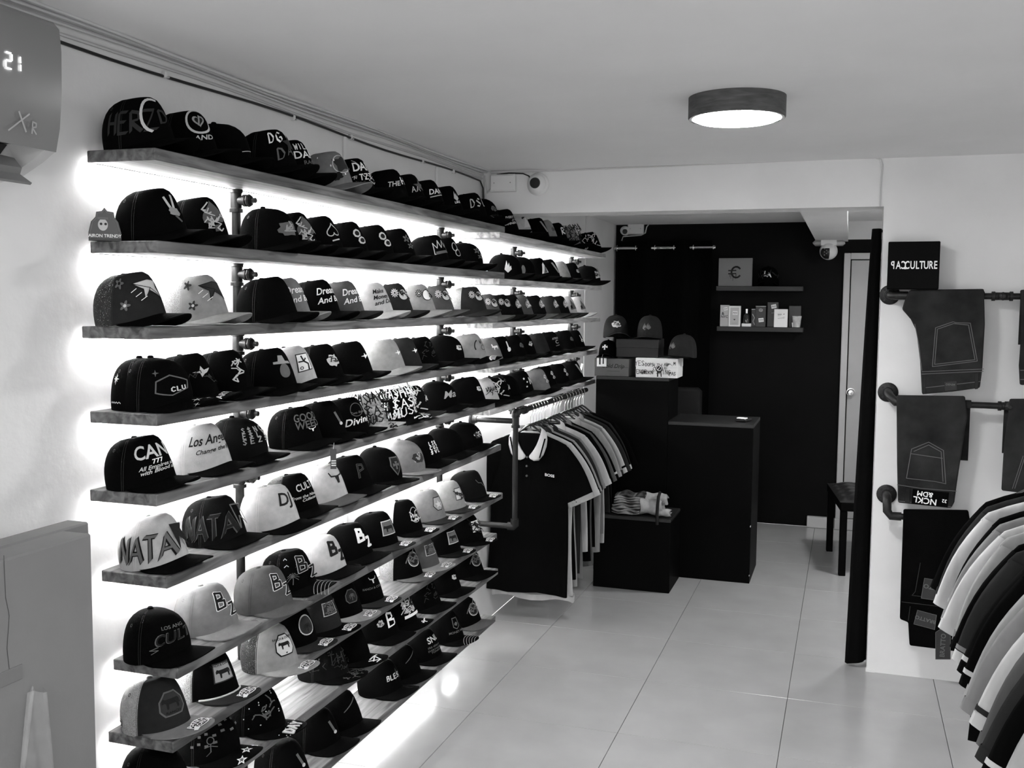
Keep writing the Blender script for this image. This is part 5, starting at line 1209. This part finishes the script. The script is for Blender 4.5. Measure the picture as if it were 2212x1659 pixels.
# tufted bench beyond the curtain
s1, s2 = onZ(1791, 1190, 0), onZ(1818, 1243, 0)
t = thing('bench', 'black bench with a tufted seat, behind the gathered curtain', 'bench', (s2.x, s2.y, 0), rz=math.atan2(s2.x-s1.x, s1.y-s2.y))
bx0, bx1, by0, by1 = -.025, .60, -.02, (s1-s2).length+.022
SEATM = mat('black_leatherette', .016, .38, .45, bump=.05)
def tuft(u, v):
    x, y = bx0+(bx1-bx0)*u, by0+(by1-by0)*v; e = (1-abs(2*u-1)**6)*(1-abs(2*v-1)**6)
    du = (u*6 % 1)-.5; dv = (v*6 % 1)-.5
    return (x, y, .455+.038*e-.020*e*math.exp(-(du*du+dv*dv)*16)-.008*e*(math.exp(-abs(du)*22)+math.exp(-abs(dv)*22))*.5)
MB().grid(tuft, 48, 48).build('tufted_seat', SEATM, t, 2)
MB().rbox(bx0, bx1, by0, by1, .40, .455, .006).build('seat_rail', BLKWOOD, t)
for x in (bx0+.005, bx1-.045):
    for y in (by0+.005, by1-.045): MB().rbox(x, x+.04, y, y+.04, 0, .40, .003).build('leg', BLKWOOD, t)

# ---------------------------------------------------------------- cameras, boxes, cables
c = onY(1163, 398, YB); t = thing('dome_camera', 'white dome security camera fixed on the beam beside the junction box', 'camera', (c.x, YB, c.z))
MB().lathe([(0, 0), (.052, 0), (.055, -.006), (.05, -.018), (.046, -.022), (0, -.022)], n=36, axis='y').build('base', WPLAST, t, 1)
ball = [(.046*sin(a), -.022-.030*(1-cos(a))*0-.044*cos(a)*.9+.0) for a in (PI/2*i/8 for i in range(9))]
MB().lathe([(.046*cos(a), -.020-.046*sin(a)) for a in (PI/2*i/10 for i in range(8))]+[(.022, -.060)], n=36, axis='y').build('housing', WPLAST, t, 1)
MB().lathe([(0, -.064), (.024, -.063), (.027, -.056), (.027, -.05), (0, -.05)], n=28, axis='y').build('lens', BPLAST, t, 1)
def jbox(px0, px1, pt, pb, y, label):
    a, b = onY(px0, pb, y), onY(px1, pt, y); t = thing('junction_box', label, 'junction box', ((a.x+b.x)/2, y, (a.z+b.z)/2)); w, h = (b.x-a.x)/2, (b.z-a.z)/2
    MB().rbox(-w, w, -.032, 0, -h, h, .003).build('box_body', WPLAST, t); MB().rbox(-w*.94, w*.94, -.037, -.031, -h*.88, h*.88, .003).build('cover', WPLAST, t)
    for s in (-1, 1): MB().lathe([(0, -.0385), (.003, -.038), (.003, -.036), (0, -.036)], (s*w*.65, 0, 0), 8, axis='y').build('screw', mat('screw_steel', .3, .4, .5, metal=.8), t)
jbox(1063, 1117, 377, 416, YB, 'white plastic junction box on the beam beside the dome camera')
jbox(1357, 1392, 482, 507, YK, 'white plastic junction box above the eyelet curtain')
c = onY(1346, 497, YK-.1); t = thing('bullet_camera', 'small white turret camera in the corner above the eyelet curtain', 'camera', (c.x, YK, c.z))
MB().lathe([(0, 0), (.035, 0), (.035, -.02), (.03, -.03), (0, -.03)], n=24, axis='y').build('base', WPLAST, t, 1)
MB().lathe([(.036*cos(a), -.035-.036*sin(a)) for a in (-PI/2+PI*i/12 for i in range(12))], n=24, axis='y').build('housing', WPLAST, t, 1); MB().lathe([(0, -.072), (.017, -.07), (.02, -.064), (0, -.06)], (.006, 0, -.008), 20, axis='y').build('lens', BPLAST, t, 1)
c = onY(1790, 543, 7.62); t = thing('pan_tilt_camera', 'white ball-shaped pan and tilt camera hanging from the short beam', 'camera', (c.x, 7.62, 2.105))
MB().rbox(-.11, .11, -.05, .12, -.035, 0, .016).build('mount_plate', mat('mount_grey', .45, .5, .3), t, 1)
MB().rbox(-.055, .055, -.06, -.045, -.04, .01, .004).build('mount_clip', WPLAST, t, 1)
MB().lathe([(.02, -.035), (.03, -.045), (.02, -.055)], (0, -.03, 0), 20).build('neck', WPLAST, t, 1)
hz = c.z-2.105; MB().lathe([(.062*cos(a), hz+.062*sin(a)) for a in (-PI/2+PI*i/20 for i in range(21))], (0, -.03, 0), 40).build('ball_housing', WPLAST, t, 1)
def eyef(u, v):
    a = -1.0+1.15*u; b = -.95+1.45*v; th = a*(1-.35*abs(2*v-1)**2); r_ = .0632
    return (r_*sin(th)*cos(b), -.03-r_*cos(th)*cos(b), hz+r_*sin(b)-.004)
eo = MB().grid(eyef, 14, 14).build('lens_panel', BPLAST, t, 2)
for k in range(5): MB().lathe([(0, -.0665), (.004, -.066), (.004, -.06), (0, -.06)], (-.026+.014*(k % 2), -.03, hz+.014-.011*k), 8, axis='y').build('led_dot', GPLAST, t)
def cable(name, label, pts, r, m, group=None):
    o = MB().tube(pts, r, 6).build(name, m, None, 1); tag(o, label, 'cable', group); return o
WC = mat('white_cable', .55, .5, .3); BC = mat('black_cable', .015, .4, .4)
def sag(y0, y1, x, z, amp, k, n=26): return [(x+amp*.4*sin(k*1.7+9*i/n), y0+(y1-y0)*i/n, z+amp*sin(k+17*i/n)) for i in range(n+1)]
for k, (x, z, lab) in enumerate(((XL+.006, ZC-.030, 'white'), (XL+.016, ZC-.012, 'white'), (XL+.034, ZC-.007, 'white'), (XL+.056, ZC-.006, 'white'))):
    cable('ceiling_cable', 'white cable clipped along the joint of wall and ceiling above the caps', sag(.7, YB-.012-.004*k, x, z, .004, k), .0042, WC, 'white cables along the ceiling joint')
cable('ceiling_cable', 'black cable running under the white ones above the caps', sag(.7, YB-.03, XL+.006, ZC-.047, .006, 5)+[(XL+.012, YB-.012, ZC-.08), (XL+.014, YB-.010, ZC-.16), (XL+.012, YB-.01, 2.0)], .0042, BC)
for k, y in enumerate((1.2, 1.75, 2.3, 2.95, 3.35, 4.0, 4.35)):
    t = thing('cable_clip', 'tiny white clip holding the ceiling cables', 'clip', (XL, y, ZC-.05), group='cable clips along the ceiling joint')
    MB().rbox(0, .014, -.006, .006, -.006, .012, .002).build('saddle', WPLAST, t); MB().cyl((.012, 0, -.004), (.02, 0, -.004), .003, 8).build('nail', CHROME, t)
cable('drop_cable', 'white cable dropping down the corner beside the junction box', [(XL+.02, YB-.012, ZC-.02), (XL+.024, YB-.008, ZC-.1), (XL+.02, YB-.008, 2.0)], .005, WC)
cable('drop_cable', 'thin white cable looping from the junction box into the corner', [(onY(1066, 400, YB-.006)), (onY(1045, 425, YB-.006)), (onY(1044, 470, YB-.006))], .003, WC)
b_ = [onY(x, y, YB-.010) for x, y in ((1062, 383), (1075, 377), (1100, 374), (1130, 375), (1142, 380), (1150, 390))]
cable('camera_cable', 'short black cable arching from the junction box to the dome camera', b_, .0036, BC)
p = [Vector((XL+.05, YB-.005, ZC-.008))]+[onY(x, 349-.0433*(x-1600)+3, YB-.005) for x in (1200, 1400, 1600, 1800)]+[onY(1890, 341, YB-.005), onY(1903, 344, YB-.005), onY(1907, 356, YB-.005), onY(1903, 400, YB-.005), onY(1901, 446, YB-.005)]
cable('beam_cable', 'thin white cable along the beam top turning down toward the jeans wall', p, .0034, WC)
p = [onY(x, y, YK-.004) for x, y in ((1343, 520), (1346, 511), (1385, 508), (1394, 503), (1397, 490), (1402, 484), (1530, 482), (1700, 479))]
cable('back_cable', 'white cable along the top of the black back wall', p, .005, WC)
for px, py, zt_, zb0, lab in ((742, 300, 2.235, .05, 'white conduit strip rising up the wall behind the middle of the cap boards'), (942, 370, 2.235, .05, 'white conduit strip rising up the wall near the second pipe')):
    y = onX(px, py, XL).y; o = MB().rbox(XL, XL+.010, y-.010, y+.010, zb0, zt_, .002).build('conduit', WPLAST); tag(o, lab, 'conduit')
y = onX(1265, 480, XL).y; o = MB().rbox(XL, XL+.005, y-.004, y+.004, .05, ZK, .001).build('conduit', WPLAST); tag(o, 'thin conduit up the lit wall just before the counter', 'conduit')

# ---------------------------------------------------------------- air conditioner
t = thing('air_conditioner', 'grey wall air conditioner with a lit temperature display above the cap wall', 'air conditioner', (XL, 0, 0))
AY0, AY1 = .80, 1.688
ACM = mat('grey_ac_shell', .18, .28, .4, bump=.02, bscale=30)
prof = [(0, 2.205), (.17, 2.205), (.205, 2.20), (.219, 2.185), (.223, 2.14), (.221, 2.06), (.214, 1.99), (.203, 1.944)]
mb = MB(); und = [(.203, 1.944), (.165, 1.936), (.12, 1.925), (0, 1.905)]
mb.extr([(x, AY0, z) for x, z in prof+[(.12, 1.96), (0, 1.96)]], (0, AY1-AY0, 0)); sh = mb.build('shell', ACM, t, 1)
MB().extr([(x, AY1-.03, z) for x, z in [(.12, 1.96), (.203, 1.946), (.17, 1.925), (.12, 1.90), (.06, 1.888), (0, 1.88), (0, 1.96)]], (0, .03, 0)).build('end_cap', mat('lit_ac_end', .5, .4, .4), t, 1)  # end cap coloured paler than the shell for the light falling on it
MB().extr([(x, AY0, z) for x, z in [(0, 1.958), (.11, 1.958), (.07, 1.92), (.0, 1.90)]], (0, AY1-.032-AY0, 0)).build('air_outlet', mat('dark_outlet', .02, .6, .3), t)
for k in range(9): MB().rbox(.02, .10, AY0+.06+.09*k, AY0+.064+.09*k, 1.915, 1.957, .001).build('vane', BPLAST, t)
fp = [(.13, 1.932), (.15, 1.927), (.168, 1.907), (.163, 1.895), (.192, 1.877), (.188, 1.873), (.14, 1.888), (.118, 1.92)]
MB().extr([(x, AY0+.02, z) for x, z in fp], (0, AY1-.075-AY0, 0)).build('louver_flap', ACM, t, 1)
seg = {'a': [(0, 1), (.5, 1)], 'b': [(.5, 1), (.5, .5)], 'c': [(.5, .5), (.5, 0)], 'd': [(0, 0), (.5, 0)], 'e': [(0, .5), (0, 0)], 'g': [(0, .5), (.5, .5)]}
lay = []
for ch, ox in (('abged', 0), ('bc', .68)):
    for s in ch:
        (ax, ay), (bx_, by_) = seg[s]; lay.append(('l', [(ox+ax+(bx_-ax)*.16, ay+(by_-ay)*.16), (ox+ax+(bx_-ax)*.84, ay+(by_-ay)*.84)], .09, 'w'))
dp = onX(12, 146, XL+.2235); S = onX(12, 112, XL+.2235).z-dp.z
marks('temperature_digits', [('l', [(a*S, b*S) for a, b in L[1]], L[2]*S, 'w') for L in lay], lambda a, b, h: Vector((.2236+h, dp.y+a*1.05, dp.z+b)), t, base=.001, step=0, mx=.1, tm=lambda c: DIGIT)
xp = onX(50, 265, XL+.216)
marks('maker_mark', [('l', [(-.036, -.020), (.012, .018)], .003, 'l'), ('l', [(-.014, .018), (.006, -.016)], .004, 'l')]+[('l', s, .003, 'l') for s in strokes('R', .022, .026, -.006)], lambda a, b, h: Vector((.2155+h+(b*.12), xp.y+a, xp.z+b)), t, base=.0025, mx=.1, tm=lambda c: mat('mark_silver', .35, .3, .5, metal=.4))

# low plastered partition by the wall
pe = onX(198, 1152, -1.50)
t = thing('low_partition', 'waist-high plastered partition with a stepped top beside the cap wall', 'partition', (0, 0, 0))
GP = mat('grey_plaster', .19, .8, .2, bump=.25, bscale=25, var=.08, vscale=4)
MB().rbox(-1.575, -1.50, .7, pe.y, 0, pe.z, .004).build('front_leaf', GP, t)
pb = onX(193, 1127, -1.60); MB().rbox(-1.66, -1.60, .7, pb.y, 0, pb.z, .004).build('back_leaf', GP, t)
q0, q1 = onX(-60, 1478, -1.499), onX(48, 1440, -1.499)
MB().rbox(-1.5005, -1.498, q0.y, q1.y, onX(20, 1478, -1.499).z, onX(20, 1446, -1.499).z, .0005).build('opening_plaque', mat('opening_grey', .16, .4, .4), t)  # flat grey plaque added in place of a dark opening
marks('crack', [('l', [(onX(x, y, -1.4995).y, onX(x, y, -1.4995).z) for x, y in ((8, 1200), (12, 1290), (20, 1330), (15, 1400), (20, 1445))], .0012, 'd')], lambda a, b, h: Vector((-1.4995+h, a, b)), t, base=.0002, mx=.2, tm=ink)
fl = [onX(x, y, -1.49) for x, y in ((70, 1490), (135, 1640), (40, 1700))]
def film(u, v):
    yc = fl[0].y+.005+(.02*v)*sin(3*v); w = .02+.075*v
    return (-1.488+.010*sin(9*u+3*v)+.006*sin(17*u), yc+(u-.5)*w*2-.03*v, fl[0].z-.36*v+.01*sin(6*u))
fo = MB().grid(film, 14, 20).build('plastic_film', mat('cloudy_film', .5, .3, .4, alpha=.28, var=.2, vscale=30), None, 2); tag(fo, 'crumpled translucent plastic film hanging on the low partition', 'plastic film')
